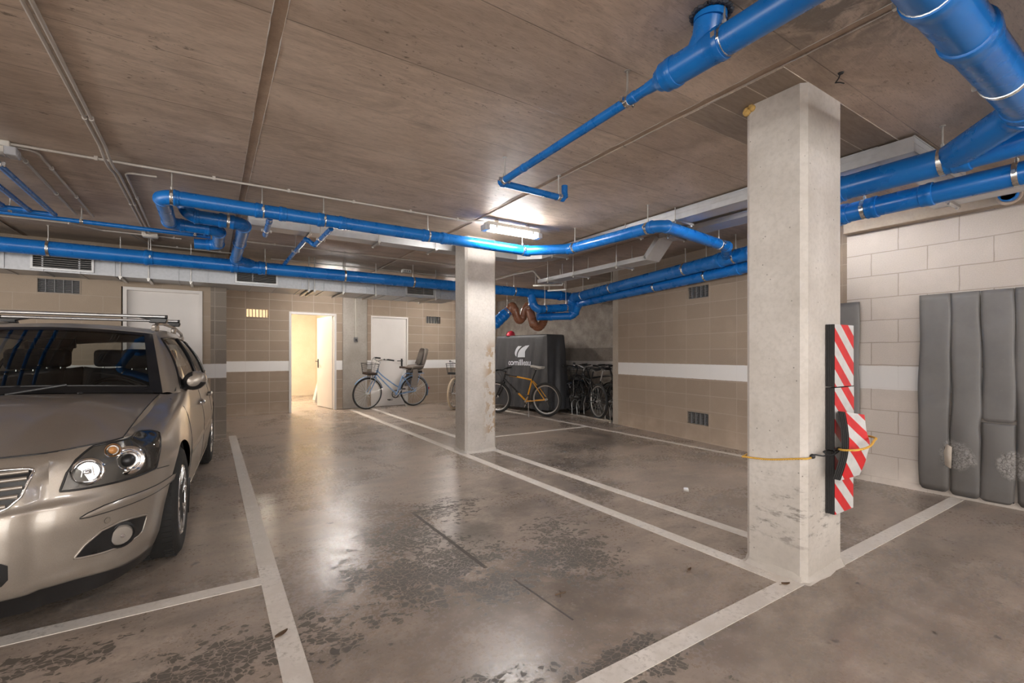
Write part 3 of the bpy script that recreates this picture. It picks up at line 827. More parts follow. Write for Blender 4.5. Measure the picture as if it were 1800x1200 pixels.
conduit('grey conduit nearest the duct towards the far pillar', [(.75, 7.75, ZC), (4.2, 7.75, ZC)], r=.008, clips=[(0, .3), (0, .7)])
conduit('grey conduit right of the far pillar dropping onto the low tray', [(4.521, 7.544, 2.610), (4.509, 6.880, 2.610), (4.591, 6.426, 2.610), (4.679, 6.318, 2.430)], r=.016, clips=[(0, .4), (1, .5)])
t = thing('junction_box', 'flat white junction box above the long collector on the left', 'junction box', (-0.600, 6.957, 2.610))
p = V((-0.600, 6.957, 2.610)); MB().box((p.x - .075, p.y - .05, 2.585), (p.x + .075, p.y + .05, 2.63)).build('box_body', M['whitepl'], t, bevel=.006)
MB().box((p.x - .070, p.y - .045, 2.578), (p.x + .070, p.y + .045, 2.585)).build('box_lid', M['whitepl'], t, bevel=.003)
t = thing('junction_box', 'small ribbed junction box on the ceiling just left of the far pillar', 'junction box', (2.780, 7.597, 2.610))
p = V((2.780, 7.597, 2.610)); MB().box((p.x - .075, p.y - .05, 2.575), (p.x + .075, p.y + .05, 2.63)).build('box_body', M['whitepl'], t, bevel=.006)
for k in (-.04, 0, .04): MB().cyl((p.x + k, p.y - .055, 2.6), (p.x + k, p.y - .048, 2.6), .012, 10).build('knockout', M['greypl'], t)

# ---------------------------------------------------------------- cable trays
def tray_seg(b, p, q, w, h):
    """closed tray length from p to q (points on the bottom centre line)"""
    p, q = V(p), V(q); d = (q - p).normalized(); side = d.cross(V((0, 0, 1))).normalized(); up = side.cross(d).normalized()
    c = (p + q) / 2 + up * h / 2; Mx = Matrix((side, d, up)).transposed(); L = (q - p).length
    b.obox(c, (w, L, h), Mx)
    for s in (-1, 1):
        b.obox(c + side * s * w / 2 + up * h * .5, (.010, L, .008), Mx)
        b.obox(c + side * s * w / 2 - up * h * .47, (.008, L, .006), Mx)
        b.obox(c + side * s * (w / 2 + .001) + up * h * .08, (.004, L, .005), Mx)
def bracket(t, p, side, w, z):
    b = MB(); p = V(p); side = V(side)
    b.bar(p - side * (w / 2 + .05), p + side * (w / 2 + .05), .03, .02)
    for s in (-1, 1):
        e = p + side * s * (w / 2 + .025); b.cyl(e - V((0, 0, .025)), (e.x, e.y, H), .005, 8); b.cyl(e - V((0, 0, .022)), e - V((0, 0, .010)), .011, 6)
    b.build('tray_hanger', M['rod'], t)
ZT = 2.512
t = thing('cable_tray', 'long silver cable tray close under the ceiling beyond the far pillar', 'cable tray', (.32, 5.5, ZT))
TP = [(.32, 5.50, ZT), (3.62, 5.50, ZT), (3.925, 5.20, ZT), (3.925, 1.318, ZT)]
for i in range(3):
    b = MB(); tray_seg(b, TP[i], TP[i + 1], .20, .10); b.build('tray_section', M['tray'], t)
b = MB(); tray_seg(b, (3.82, 1.22, ZT), (4.9, 1.22, ZT), .20, .10); b.build('tray_section', M['tray'], t)
for x in (.9, 1.64, 2.35): bracket(t, (x, 5.5, ZT - .012), (0, 1, 0), .20, ZT)
for y in (4.9, 3.6, 2.95): bracket(t, (3.925, y, ZT - .012), (1, 0, 0), .20, ZT)
t = thing('cable_tray', 'low grey cable tray with a ramp in front of the recess', 'cable tray', (4.52, 6.05, 2.338))
TP = [(4.52, 6.05, 2.338), (4.52, 3.84, 2.338), (4.52, 3.64, 2.552), (4.52, 1.5, 2.552)]
for i in range(3):
    b = MB(); tray_seg(b, TP[i], TP[i + 1], .24, .05); b.build('tray_section', M['tray'], t)
for y, z in ((5.75, 2.326), (5.15, 2.326), (4.3, 2.326), (3.5, 2.54), (2.5, 2.54)): bracket(t, (4.52, y, z), (1, 0, 0), .24, z)
t = thing('cable_tray', 'pale cable tray along the cream wall below the lower drain', 'cable tray', (4.72, 1.28, 2.33))
b = MB(); tray_seg(b, (4.72, 1.28, 2.345), (4.72, -2.5, 2.345), .14, .05); b.build('tray_section', M['tray'], t)
for y in (1.15, -.6): bracket(t, (4.72, y, 2.335), (1, 0, 0), .14, 2.33)
# bare hanger rails in the recess
for k, (a, c) in enumerate((((4.585, 6.433, 2.360), (4.964, 6.110, 2.360)), ((5.182, 6.806, 2.360), (5.365, 6.508, 2.360)))):
    t = thing('hanger_rail', ['bare hanger rail on rods just beyond the low tray end', 'second bare hanger rail further into the recess'][k], 'hanger rail', a)
    b = MB(); b.bar(a, c, .03, .025); b.build('rail', M['rod'], t)
    b = MB()
    for f in (.08, .92):
        p = V(a).lerp(V(c), f); b.cyl(p, (p.x, p.y, H), .005, 8)
    b.build('hanger_rod', M['rod'], t)

# ---------------------------------------------------------------- ventilation duct with its grilles
DX = 3.66
t = thing('air_duct', 'galvanised air duct along the back wall behind the long collector', 'air duct', (-7.9, 7.4, 2.156))
def duct(x0, x1, y1):
    b = MB().box((x0, 7.40, 2.156), (x1, y1, 2.45))
    x = x0 + .3
    while x < x1 - .05:
        b.box((x - .008, 7.388, 2.148), (x + .008, y1, 2.456)); x += .315
    b.box((x0, 7.393, 2.150), (x1, 7.400, 2.162))
    b.build('duct_section', M['galv'], t)
duct(-7.9, .19, 7.88); duct(.19, DX, 8.12)
def duct_grille(x0, x1, z0, z1):
    b = MB(); f = .022
    for a, c in (((x0 + f, z0), (x1 - f, z0 + f)), ((x0 + f, z1 - f), (x1 - f, z1)), ((x0, z0), (x0 + f, z1)), ((x1 - f, z0), (x1, z1))):
        b.box((a[0], 7.370, a[1]), (c[0], 7.3995, c[1]))
    o = b.build('grille_frame', M['galvlight'], t)
    MB().box((x0 + f, 7.392, z0 + f), (x1 - f, 7.397, z1 - f)).build('grille_shade_sheet', M['darkgap'], o)  # black sheet standing in for the shade inside the duct
    s = MB(); n = 7
    for k in range(n):
        z = z0 + f + (z1 - z0 - 2 * f) * (k + .5) / n
        s.obox(((x0 + x1) / 2, 7.380, z), (x1 - x0 - 2 * f, .018, .005), Matrix.Rotation(.5, 3, 'X'))
    s.build('grille_slats', M['galvlight'], o)
M['galvlight'] = plain('pale grille metal', (.50, .50, .50), .4, .8, .05, 10)
duct_grille((-1.712, 7.400, 2.183)[0], (-1.168, 7.400, 2.238)[0], 2.17, 2.385)
duct_grille((0.279, 7.400, 2.229)[0], (0.803, 7.400, 2.275)[0], 2.175, 2.36)
duct_grille((2.698, 7.400, 2.207)[0], (3.202, 7.400, 2.243)[0], 2.175, 2.35)
for x, y1 in (((-0.921, 7.400, 2.124)[0], 7.88), ((-0.650, 7.400, 2.147)[0], 7.88), ((-0.214, 7.400, 2.186)[0], 7.88), ((1.210, 7.400, 2.185)[0], 8.12), ((1.288, 7.400, 2.191)[0], 8.12), ((1.695, 7.400, 2.179)[0], 8.12), ((2.192, 7.400, 2.198)[0], 8.12), ((3.212, 7.400, 2.176)[0], 8.12)):
    b = MB(); b.bar((x, 7.33, 2.138), (x, y1 - .01, 2.138), .032, .020)
    b.cyl((x, 7.355, 2.11), (x, 7.355, H), .006, 8); b.cyl((x, 7.355, 2.112), (x, 7.355, 2.128), .012, 6)
    b.build('duct_hanger', M['rod'], t)

# ---------------------------------------------------------------- wall grilles
def wall_grille(label, x0, x1, z0, z1, place, cols, rows, m='greypl', group='ventilation grilles in the block walls', deep=.05):
    """place: (local x, depth, z) -> world"""
    t = thing('wall_vent', label, 'wall vent', tuple(place((x0 + x1) / 2, 0, z0)), group)
    b = MB()
    def bx_(a, c):
        n0 = len(b.v); b.box(a, c)
        for i in range(n0, len(b.v)): b.v[i] = V(place(*b.v[i]))
    f = .012
    for a, c in (((x0 + f, z0), (x1 - f, z0 + f)), ((x0 + f, z1 - f), (x1 - f, z1)), ((x0, z0), (x0 + f, z1)), ((x1 - f, z0), (x1, z1))): bx_((a[0], -.004, a[1]), (c[0], deep, c[1]))
    b.build('vent_frame', M['ventpaint'], t)
    b = MB()
    for k in range(1, cols):
        x = x0 + (x1 - x0) * k / cols; bx_((x - .005, .004, z0), (x + .005, deep, z1))
    b.build('vent_bars', M[m], t)
    if rows:
        b = MB()
        for k in range(1, rows):
            z = z0 + (z1 - z0) * k / rows; bx_((x0 + f, .012, z - .0035), (x1 - f, deep - .005, z + .0035))
        b.build('vent_slats', M[m], t)
    return t
M['ventpaint'] = plain('vent frame paint', (.30, .24, .185), .6, var=.05)
def pl_left(x, d, z): return V((x, 7.9 + d, z))
def pl_back(x, d, z): return bw(x, -d, z)
BRM = Matrix.Rotation(RB, 3, 'Z')
def pl_brown(x, d, z): return V((5.865, 5.822, 0)) + BRM @ V((x, d, z))
wall_grille('wide vent grille in the left block wall under the duct', -1.78, -1.375, 1.948, 2.138, pl_left, 5, 12)
wall_grille('vent opening glowing with light from the store room', .575, .983, 1.922, 2.10, pl_back, 7, 0, m='ventpaint')
wall_grille('dark vent grille in the back wall right of the closed door', 4.41, 4.83, 1.95, 2.14, pl_back, 6, 5)
wall_grille('low vent grille near the floor of the brown wall', 1.636, 2.03, .222, .41, pl_brown, 5, 10)
wall_grille('high vent grille in the brown wall below the drains', 1.646, 2.03, 1.962, 2.148, pl_brown, 5, 10)

# ================================================================== doors
def wslab(b, x0, x1, d0, d1, z0, z1, place):
    n0 = len(b.v); b.box((x0, d0, z0), (x1, d1, z1))
    for i in range(n0, len(b.v)): b.v[i] = V(place(*b.v[i]))
def door_frame(b, x0, x1, z1, place, w=.045):
    for a, c in (((x0, 0), (x0 + w, z1)), ((x1 - w, 0), (x1, z1)), ((x0 + w, z1 - w), (x1 - w, z1))):
        wslab(b, a[0], c[0], -.012, .10, a[1], c[1], place)
def lever(b, p, out, along, L=.12):
    p, out, along = V(p), V(out), V(along)
    Mx = Matrix((along, out, V((0, 0, 1)))).transposed()
    b.obox(p + out * .006 - V((0, 0, .05)), (.038, .012, .20), Mx)
    b.cyl(p, p + out * .055, .010, 10)
    b.tube([p + out * .052 - along * .008, p + out * .055 + along * L * .4, p + out * .050 + along * L], [.011, .010, .009], 10)
# closed door in the left wall
d1 = MB(); wslab(d1, -.983 + .05, -.10, .045, .085, .005, 2.05, pl_left)
d1 = struct(d1.build('door_1', M['door'], bevel=.003))
f = MB(); door_frame(f, -.965, -.097, 2.088, pl_left, .04); f = f.build('door_frame', M['door'], d1)
f = MB(); lever(f, (-.82, 7.94, 1.03), (0, -1, 0), (1, 0, 0)); f.build('door_handle', M['black'], d1)
# open door of the lit store room
f = MB(); door_frame(f, 1.348, 2.29, 2.075, pl_back); f = struct(f.build('door_2', M['frame']))
hx, hy, ex, ey = 2.245, 10.66, 2.095, 11.53
dd = V((ex - hx, ey - hy, 0)).normalized(); dn = V((dd.y, -dd.x, 0))
lf = MB(); Mx = Matrix((dd, dn, V((0, 0, 1)))).transposed()
lf.obox(((hx + ex) / 2, (hy + ey) / 2, 1.02), ((V((ex - hx, ey - hy, 0))).length, .045, 2.02), Mx)
lf = lf.build('door_leaf', M['door'], f, bevel=.004)
hb = MB()
for s in (-1, 1): lever(hb, V((ex, ey, 1.04)) - dd * .07 + dn * s * .022, dn * s, -dd)
hb.build('door_handle', M['black'], f)
# closed door behind the blue bicycle
d3 = MB(); wslab(d3, 3.06, 3.94, .02, .06, .006, 2.045, pl_back); d3 = struct(d3.build('door_3', M['door'], bevel=.003))
f = MB(); door_frame(f, 3.053, 3.949, 2.075, pl_back, .035); f.build('door_frame', M['door'], d3)
bd = Matrix.Rotation(BR, 3, 'Z')
f = MB(); lever(f, bw(3.80, -.02, 1.045), bd @ V((0, -1, 0)), bd @ V((-1, 0, 0)), .13); f.build('door_handle', M['black'], d3)
# light switch with its conduit on the concrete column
t = thing('light_switch', 'grey light switch box on the concrete column between the doors', 'light switch', tuple(bw(2.69, .03, 1.5)))
b = MB(); wslab(b, 2.655, 2.735, -.075, -.031, 1.475, 1.575, pl_back); b.build('switch_box', M['greypl'], t, bevel=.006)
b = MB(); wslab(b, 2.672, 2.718, -.081, -.075, 1.495, 1.54, pl_back); b.build('rocker', M['black'], t, bevel=.002)
b = MB(); b.cyl(bw(2.69, .045, 1.575), bw(2.69, .045, 2.62), .011, 10); b.build('conduit_tube', M['conduit'], t)
# boards leaning in the store room
t = thing('white_board', 'white sheet leaning on the store room wall behind the open door', 'board', (2.45, 13.0, 0))
b = MB(); b.add([(2.28, 13.2, 0), (2.33, 12.2, 0), (2.58, 12.3, 1.20), (2.55, 13.1, 1.20)], [(0, 1, 2, 3)]); b.build('sheet', M['whitepl'], t, solid=.02, smooth=0)
t = thing('grey_board', 'grey panel leaning in front of the white sheet behind the open door', 'board', (2.25, 12.4, 0))
b = MB(); b.add([(2.20, 12.55, 0), (2.30, 11.75, 0), (2.42, 11.8, .72), (2.33, 12.5, .72)], [(0, 1, 2, 3)]); b.build('panel', M['greypl'], t, solid=.02, smooth=0)

# ================================================================== foam mats on the cream wall
def mat_foam():
    m, nt, b = new_mat('grey foam mat'); t = NT(nt)
    o = t.n('NewGeometry').outputs['Position']; sp = t.n('SeparateXYZ', {0: o})
    n = t.noise(o, 4, 6, .6); n2 = t.noise(t.mapv(o, (1, 6, 30)), 2.5, 5, .7); n3 = t.noise(o, 40, 3)
    c = t.mix(t.rng(n, .35, .65), (.128, .122, .119), (.160, .153, .149))
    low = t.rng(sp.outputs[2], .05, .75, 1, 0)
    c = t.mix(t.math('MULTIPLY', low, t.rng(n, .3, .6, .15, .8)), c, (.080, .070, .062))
    c = t.mix(t.math('MULTIPLY', t.rng(n2, .66, .74), t.rng(n3, .5, .6, 0, .5)), c, (.45, .44, .43))
    h = n3
    hole = None; crump = None
    for (y, z, r) in ((1.245, .36, .115), (.915, .34, .10)):
        d = t.n('VectorMath', {0: t.n('VectorMath', {0: o, 1: (0, -y, -z)}, operation='ADD').outputs[0], 1: (0, 1 / r, 1 / (r * 1.15))}, operation='MULTIPLY').outputs[0]
        ln = t.n('VectorMath', {0: d}, operation='LENGTH').outputs['Value']
        ln = t.math('ADD', ln, t.math('MULTIPLY', t.math('SUBTRACT', t.noise(o, 14, 4), .5), .8))
        k = t.rng(ln, .8, 1.05, 1, 0); crump = k if crump is None else t.math('MAXIMUM', crump, k)
    dv = t.n('VectorMath', {0: o, 1: t.n('VectorMath', {0: t.n('TexNoise', {'Vector': o, 'Scale': 26.0, 'Detail': 3.0}).outputs[1], 1: (.05, .05, .05)}, operation='MULTIPLY').outputs[0]}, operation='ADD').outputs[0]
    vo = t.n('TexVoronoi', {'Vector': dv, 'Scale': 38.0}, feature='DISTANCE_TO_EDGE')
    cr = t.math('MULTIPLY', t.rng(vo.outputs['Distance'], .0, .07), t.rng(t.noise(o, 60, 3), .3, .55, .45, 1))
    c = t.mix(crump, c, t.mix(cr, (.075, .068, .062), (.27, .257, .245)))
    t.link(c, b.inputs['Base Color'])
    t.link(t.rng(n, .3, .7, .40, .58), b.inputs['Roughness'])
    hh = t.math('ADD', t.math('MULTIPLY', n3, .15), t.math('MULTIPLY', t.math('MULTIPLY', crump, cr), 1.0))
    t.link(t.bump(hh, .5, .006), b.inputs['Normal'])
    return m
M['foam'] = mat_foam()
M['cream_foam'] = plain('torn cream foam', (.46, .40, .34), .9)
M['foamdark'] = plain('dark foam', (.022, .021, .021), .7, var=.15, scale=30, bump=.15)
rm = random.Random(11)
def foam_mat(label, yl, yr, z0, z1, seed, x=5.205, bulge=None, split=None, notch=None):
    """mat hanging on the plane x, from yl (left in view, larger y) to yr"""
    q = random.Random(seed); ph = [q.uniform(0, 6) for _ in range(4)]
    t = thing('foam_mat', label, 'foam mat', (x, (yl + yr) / 2, z0), 'grey foam mats on the cream wall')
    def sheet(za, zb, name):
        rows = []
        for i in range(33):
            z = za + (zb - za) * i / 32; r = []
            for k in range(11):
                f = k / 10
                a = yl + .006 * math.sin(z * 3.1 + ph[0]) + .004 * math.sin(z * 9 + ph[1]); c = yr + .006 * math.sin(z * 3.1 + ph[2]) + .003 * math.sin(z * 11 + ph[3])
                if notch and abs(z - notch[0]) < notch[1]: c += notch[2] * math.cos((z - notch[0]) / notch[1] * PI / 2) ** 2
                y = a + (c - a) * f
                edge = min(f, 1 - f)
                xx = x - .010 - .004 * math.sin(PI * f) ** .5 - .003 * math.sin(z * 4 + ph[1] + f * 3)
                if bulge: xx -= bulge * math.exp(-((z - .5) / .22) ** 2) * math.sin(PI * f)
                if edge < .04: xx += .006
                rr = z
                if i == 0: rr = za + .03 * (1 - min(1, edge * 6)) ** 2
                r.append((xx, y, rr))
            rows.append(r)
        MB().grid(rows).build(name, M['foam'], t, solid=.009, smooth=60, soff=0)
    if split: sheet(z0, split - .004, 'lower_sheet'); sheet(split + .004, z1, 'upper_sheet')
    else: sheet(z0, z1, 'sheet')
    return t
foam_mat('narrow grey foam mat hanging at the wall corner behind the striped pads', 2.12, 1.935, .03, 1.70, 1, x=5.215)
foam_mat('leftmost of the row of grey foam mats on the cream wall', 1.487, 1.286, .04, 1.712, 2)
foam_mat('second grey foam mat of the row with the crumpled torn patch', 1.280, 1.100, .03, 1.711, 3, bulge=.02, notch=(.62, .12, .014))
foam_mat('third grey foam mat of the row with a cut across it', 1.094, .909, .03, 1.710, 4, split=.66, bulge=.015)
foam_mat('rightmost grey foam mat of the row at the frame edge', .902, .70, .03, 1.712, 5, bulge=.01)
t = thing('foam_scrap', 'torn cream scrap of foam showing between the first two mats', 'foam scrap', (5.18, 1.285, .28))
b = MB(); b.add([(5.170, 1.312, .27), (5.165, 1.270, .25), (5.165, 1.266, .43), (5.170, 1.300, .45), (5.168, 1.318, .38)], [(0, 1, 2, 3, 4)]); b.build('scrap', M['cream_foam'], t, solid=.004)

# ================================================================== striped corner pads on the near pillar
def stripe_mat():
    m, nt, b = new_mat('red and white hazard stripes'); t = NT(nt)
    o = t.obj(); sp = t.n('SeparateXYZ', {0: o})
    s = t.math('ADD', sp.outputs[2], t.math('MULTIPLY', sp.outputs[0], .84))
    fr = t.math('FRACT', t.math('ADD', t.math('DIVIDE', s, .150), 10.36))
    k = t.math('LESS_THAN', fr, .5)
    n = t.noise(o, 18, 4); 
    hexv = t.n('TexVoronoi', {'Vector': o, 'Scale': 160.0}).outputs['Distance']
    red = t.mix(t.rng(n, .4, .7), (.62, .020, .026), (.50, .016, .022)); wh = t.mix(t.rng(n, .4, .7), (.58, .58, .58), (.50, .50, .50))
    c = t.mix(k, wh, red)
    t.link(c, b.inputs['Base Color']); b.inputs['Roughness'].default_value = .35
    t.link(t.bump(hexv, .08, .002), b.inputs['Normal'])
    return m
M['stripe'] = stripe_mat()
def pad(label, x0, x1, z0, z1, y0=1.166, y1=1.2075, warp=None):
    t = thing('corner_pad', label, 'corner guard', (x0, y1, z0), 'striped foam pads on the near pillar')
    nx, nz = 8, 12
    def pt(i, k, y):
        p = V((x0 + (x1 - x0) * i / nx, y, z0 + (z1 - z0) * k / nz))
        return warp(p, i / nx, k / nz) if warp else p
    b = MB()
    F = [[pt(i, k, y0) for i in range(nx + 1)] for k in range(nz + 1)]; B_ = [[pt(i, k, y1) for i in range(nx + 1)] for k in range(nz + 1)]
    b.grid(F); b.grid(B_, flip=True)
    b.grid([[r[0] for r in F], [r[0] for r in B_]]); b.grid([[r[-1] for r in F], [r[-1] for r in B_]]); b.grid([F[0], B_[0]]); b.grid([F[-1], B_[-1]])
    for q in range(4):   # ribs moulded into the sides
        yy = y0 + (y1 - y0) * (q + .5) / 4
        b.tube([pt(0, k, yy) + V((-.001, 0, 0)) for k in range(nz + 1)], .0028, 5)
    b.build('foam_body', M['foamdark'], t, weld=True, smooth=50)
    b = MB(); b.grid([[p + V((0, -.0025, 0)) for p in r[0:]] for r in F])
    b.build('striped_face', M['stripe'], t, smooth=60)
    return t
pad('topmost striped foam pad on the near pillar', 2.822, 3.052, 1.024, 1.362)
pad('middle striped foam pad on the near pillar, half hidden by the loose pad', 2.822, 3.056, .682, 1.018)
pad('lowest striped foam pad on the near pillar', 2.822, 3.048, .335, .676)
def lw(p, u, w):
    d = V((p.x - 2.86, p.y - 1.085, p.z - .545)); a = -.13
    q = V((d.x * math.cos(a) - d.y * math.sin(a), d.x * math.sin(a) + d.y * math.cos(a), d.z))
    q.x += .055 * w ** 1.3 + .012 * math.sin(w * 7) * u
    q.y += -.03 * math.sin(w * PI) - .012 * math.exp(-((w - .55) / .12) ** 2) * u - .02 * (1 - u) * 0
    q.z += -.035 * u * w + .01 * u
    return V((2.765, 1.116, .540)) + q
pad('loose tilted striped foam pad held on by the yellow rope', 2.86, 3.03, .545, .90, 1.085, 1.121, warp=lw)

def rope_mat():
    m, nt, b = new_mat('yellow twisted rope'); t = NT(nt)
    o = t.obj()
    w = t.n('TexWave', {'Vector': o, 'Scale': 60.0, 'Distortion': .5}, wave_type='BANDS', bands_direction='DIAGONAL').outputs[1]
    t.link(t.mix(w, (.55, .27, .02), (.78, .50, .10)), b.inputs['Base Color']); b.inputs['Roughness'].default_value = .6
    t.link(t.bump(w, .6, .003), b.inputs['Normal'])
    return m
M['rope'] = rope_mat()
t = thing('tie_rope', 'yellow rope tied round the near pillar with a dark hook', 'rope', (2.60, 1.4, .62))
MB().tube(spline([(3.05, 1.548, .66), (2.8, 1.552, .63), (2.62, 1.552, .607), (2.598, 1.53, .607), (2.5985, 1.40, .617), (2.599, 1.25, .648), (2.612, 1.207, .655), (2.650, 1.202, .658)], 6), .0052, 8).build('rope_length', M['rope'], t)
MB().tube(spline([(2.81, 1.140, .696), (2.762, 1.100, .702), (2.778, 1.040, .711), (2.85, 1.016, .725), (2.92, 1.020, .748), (2.99, 1.04, .752), (3.085, 1.14, .74), (3.062, 1.3, .70), (3.05, 1.548, .66)], 6), .0056, 8).build('rope_length', M['rope'], t)
hk = MB()
hk.tube(spline([(2.650, 1.200, .662), (2.665, 1.192, .672), (2.690, 1.180, .668), (2.72, 1.170, .664), (2.735, 1.165, .676), (2.722, 1.165, .690), (2.70, 1.166, .688)], 5), .0042, 8)
hk.tube(spline([(2.715, 1.168, .682), (2.735, 1.160, .668), (2.765, 1.150, .668), (2.80, 1.140, .682), (2.815, 1.138, .700), (2.80, 1.140, .702), (2.775, 1.148, .690)], 5), .0042, 8)
hk.sphere((2.655, 1.198, .664), .013, 10, 8); hk.sphere((2.815, 1.14, .694), .010, 10, 8)
hk.build('hook', M['darksteel'] if 'darksteel' in M else M['black'], t)

# ================================================================== covered table-tennis table
def fabric_mat():
    m, nt, b = new_mat('black cover fabric'); t = NT(nt)
    o = t.obj(); n = t.noise(o, 5, 6, .6); w = t.noise(o, 220, 2)
    t.link(t.mix(t.rng(n, .3, .7), (.040, .040, .044), (.062, .062, .067)), b.inputs['Base Color'])
    t.link(t.rng(n, .3, .7, .45, .62), b.inputs['Roughness'])
    t.link(t.bump(t.math('ADD', t.math('MULTIPLY', n, 1.0), t.math('MULTIPLY', w, .12)), .5, .02), b.inputs['Normal'])
    return m
M['cover'] = fabric_mat()
M['print'] = plain('pale print', (.62, .64, .69), .5, var=.03)
LC = 1.67; TC = .52; HC = 1.60
TA = V((5.545, 9.25, 0)); TB = V((5.75, 7.59, 0)); TD = (TB - TA).normalized()
rotc = math.atan2(TD.y, TD.x)
def cover_pt(s, g):
    """s: 0..1 round the perimeter, g: 0 top .. 1 bottom; local x along the front, y away from the viewer"""
    P = 2 * (LC + TC); q = s * P; r0 = .05
    fl = (.005 + .10 * g + .03 * g * g)
    if q < LC: x, y, nx, ny, e = q, 0, 0, -1, min(q, LC - q)
    elif q < LC + TC: x, y, nx, ny, e = LC, q - LC, 1, 0, min(q - LC, LC + TC - q)
    elif q < 2 * LC + TC: x, y, nx, ny, e = LC - (q - LC - TC), TC, 0, 1, min(q - LC - TC, 2 * LC + TC - q)
    else: x, y, nx, ny, e = 0, TC - (q - 2 * LC - TC), -1, 0, min(q - 2 * LC - TC, P - q)
    f = fl * (.72 if ny else 1.0)
    a = g ** .9
    fold = a * (.030 * math.sin(q * 9.5 + 1.2 * math.sin(g * 3)) + .020 * math.sin(q * 21 + 2.0 + g * 2.5) + .010 * math.sin(q * 41 + g * 6)) + .0045 * math.sin(q * 31 + g * 4) * g ** .4
    if ny < 0: fold *= .75 + .9 * abs(q / LC - .45)
    k = max(0, 1 - e / .10); f += -.018 * k * (1 - g)
    x += nx * (f + fold); y += ny * (f + fold)
    # corners flare both ways
    if e < .12:
        cx = -1 if x < LC / 2 else 1; cyy = -1 if y < TC / 2 else 1
        w_ = (1 - e / .12)
        if ny: x += cx * fl * w_ * .9
        else: y += cyy * fl * .72 * w_ * .9
    return V((x, y, HC - (HC - .07) * g))
t = thing('covered_table', 'folded table under a black cover with a pale sail emblem and wordmark', 'covered table', tuple(TA), local=True, rot=rotc)
NS = 420; b = MB(); rows = []
for j in range(49):
    g = j / 48; rows.append([cover_pt(i / NS, g) for i in range(NS)])
top = []
cxy = V((LC / 2, TC / 2, 0))
for (ins, dz) in ((.34, .006), (.10, .010), (.035, .006), (.010, -.004)):
    rr = []
    for p in rows[0]:
        x = min(max(p.x, ins), LC - ins) if ins < TC / 2 else p.x * .4 + LC * .3
        y = min(max(p.y, ins), TC - ins) if ins < TC / 2 else TC / 2
        rr.append(V((x, y, HC + .02 + dz - .012)))
    top.append(rr)
b.grid(top + rows[1:], wrap=True)
b.build('cover', M['cover'], t, smooth=75, weld=True)
b = MB()
for x, y in ((.30, .12), (1.40, .12), (.30, .42), (1.40, .42)):
    b.cyl((x, y - .015, .04), (x, y + .015, .04), .04, 16)
b.build('table_wheels', M['rubber'], t)
b = MB(); b.bar((.25, .12, .10), (1.45, .12, .10), .04, .04); b.bar((.25, .42, .10), (1.45, .42, .10), .04, .04); b.build('table_frame', M['black'], t)
def front_y(x, z):
    g = (HC - z) / (HC - .07); s = x / (2 * (LC + TC))
    return min(cover_pt(max(0, s + ds), g).y for ds in (-.004, -.002, 0, .002, .004)) - .007
def decal(name, polys):
    b = MB()
    for pl in polys:
        b.v += [V((x, front_y(x, z), z)) for x, z in pl]; o = len(b.v) - len(pl); b.f.append(list(range(o, o + len(pl))))
    return b.build(name, M['print'], t, smooth=0)
def lx(u): return .492 + (u - 896) * .0188 - (u - 896) * 0
# sail emblem traced as two curved blades (local x, z)
def blade(pts): return [(p.x, p.y) for p in spline([V((a, c, 0)) for a, c in pts], 4)]
ex, ez = .70, 1.135
def em(px, pz): return (ex + px * .00084, ez + (720 - pz) * .000555)
left = blade([em(715 - 580, 285), em(655 - 580, 360), em(605 - 580, 450), em(583 - 580, 550), em(610 - 580, 640), em(670 - 580, 695)]) + blade([em(668 - 580, 620), em(690 - 580, 520), em(750 - 580, 400), em(855 - 580, 285)])
right = blade([em(985 - 580, 275), em(880 - 580, 340), em(780 - 580, 450), em(725 - 580, 580), em(715 - 580, 720)]) + [em(980 - 580, 718)] + blade([em(945 - 580, 660), em(955 - 580, 550), em(1020 - 580, 410), em(1135 - 580, 258)])
def strips(l):   # triangulate a long curved outline safely
    me = bmesh.new(); vs = [me.verts.new((a, 0, c)) for a, c in l]; f_ = me.faces.new(vs); bmesh.ops.triangulate(me, faces=[f_]); bmesh.ops.subdivide_edges(me, edges=me.edges, cuts=1)
    out = [[(v.co.x, v.co.z) for v in q.verts] for q in me.faces]; me.free(); return out
decal('sail_emblem', strips(left) + strips(right))
cu = bpy.data.curves.new('wordmark', 'FONT'); cu.body = 'cornilleau'; cu.size = .178; cu.space_character = .94; cu.offset = .0035; cu.resolution_u = 3
tob = bpy.data.objects.new('wordmark_source', cu); C.objects.link(tob)
dg = bpy.context.evaluated_depsgraph_get(); tm = bpy.data.meshes.new_from_object(tob.evaluated_get(dg))
bpy.data.objects.remove(tob); 
w0 = min(v.co.x for v in tm.vertices); w1 = max(v.co.x for v in tm.vertices)
bb = MB()
for v in tm.vertices:
    x = .492 + (v.co.x - w0) / (w1 - w0) * (1.235 - .492); z = .965 + v.co.y
    bb.v.append(V((x, front_y(x, z), z)))
bb.f = [list(p.vertices) for p in tm.polygons]
bb.build('wordmark', M['print'], t, smooth=0)
bpy.data.meshes.remove(tm)

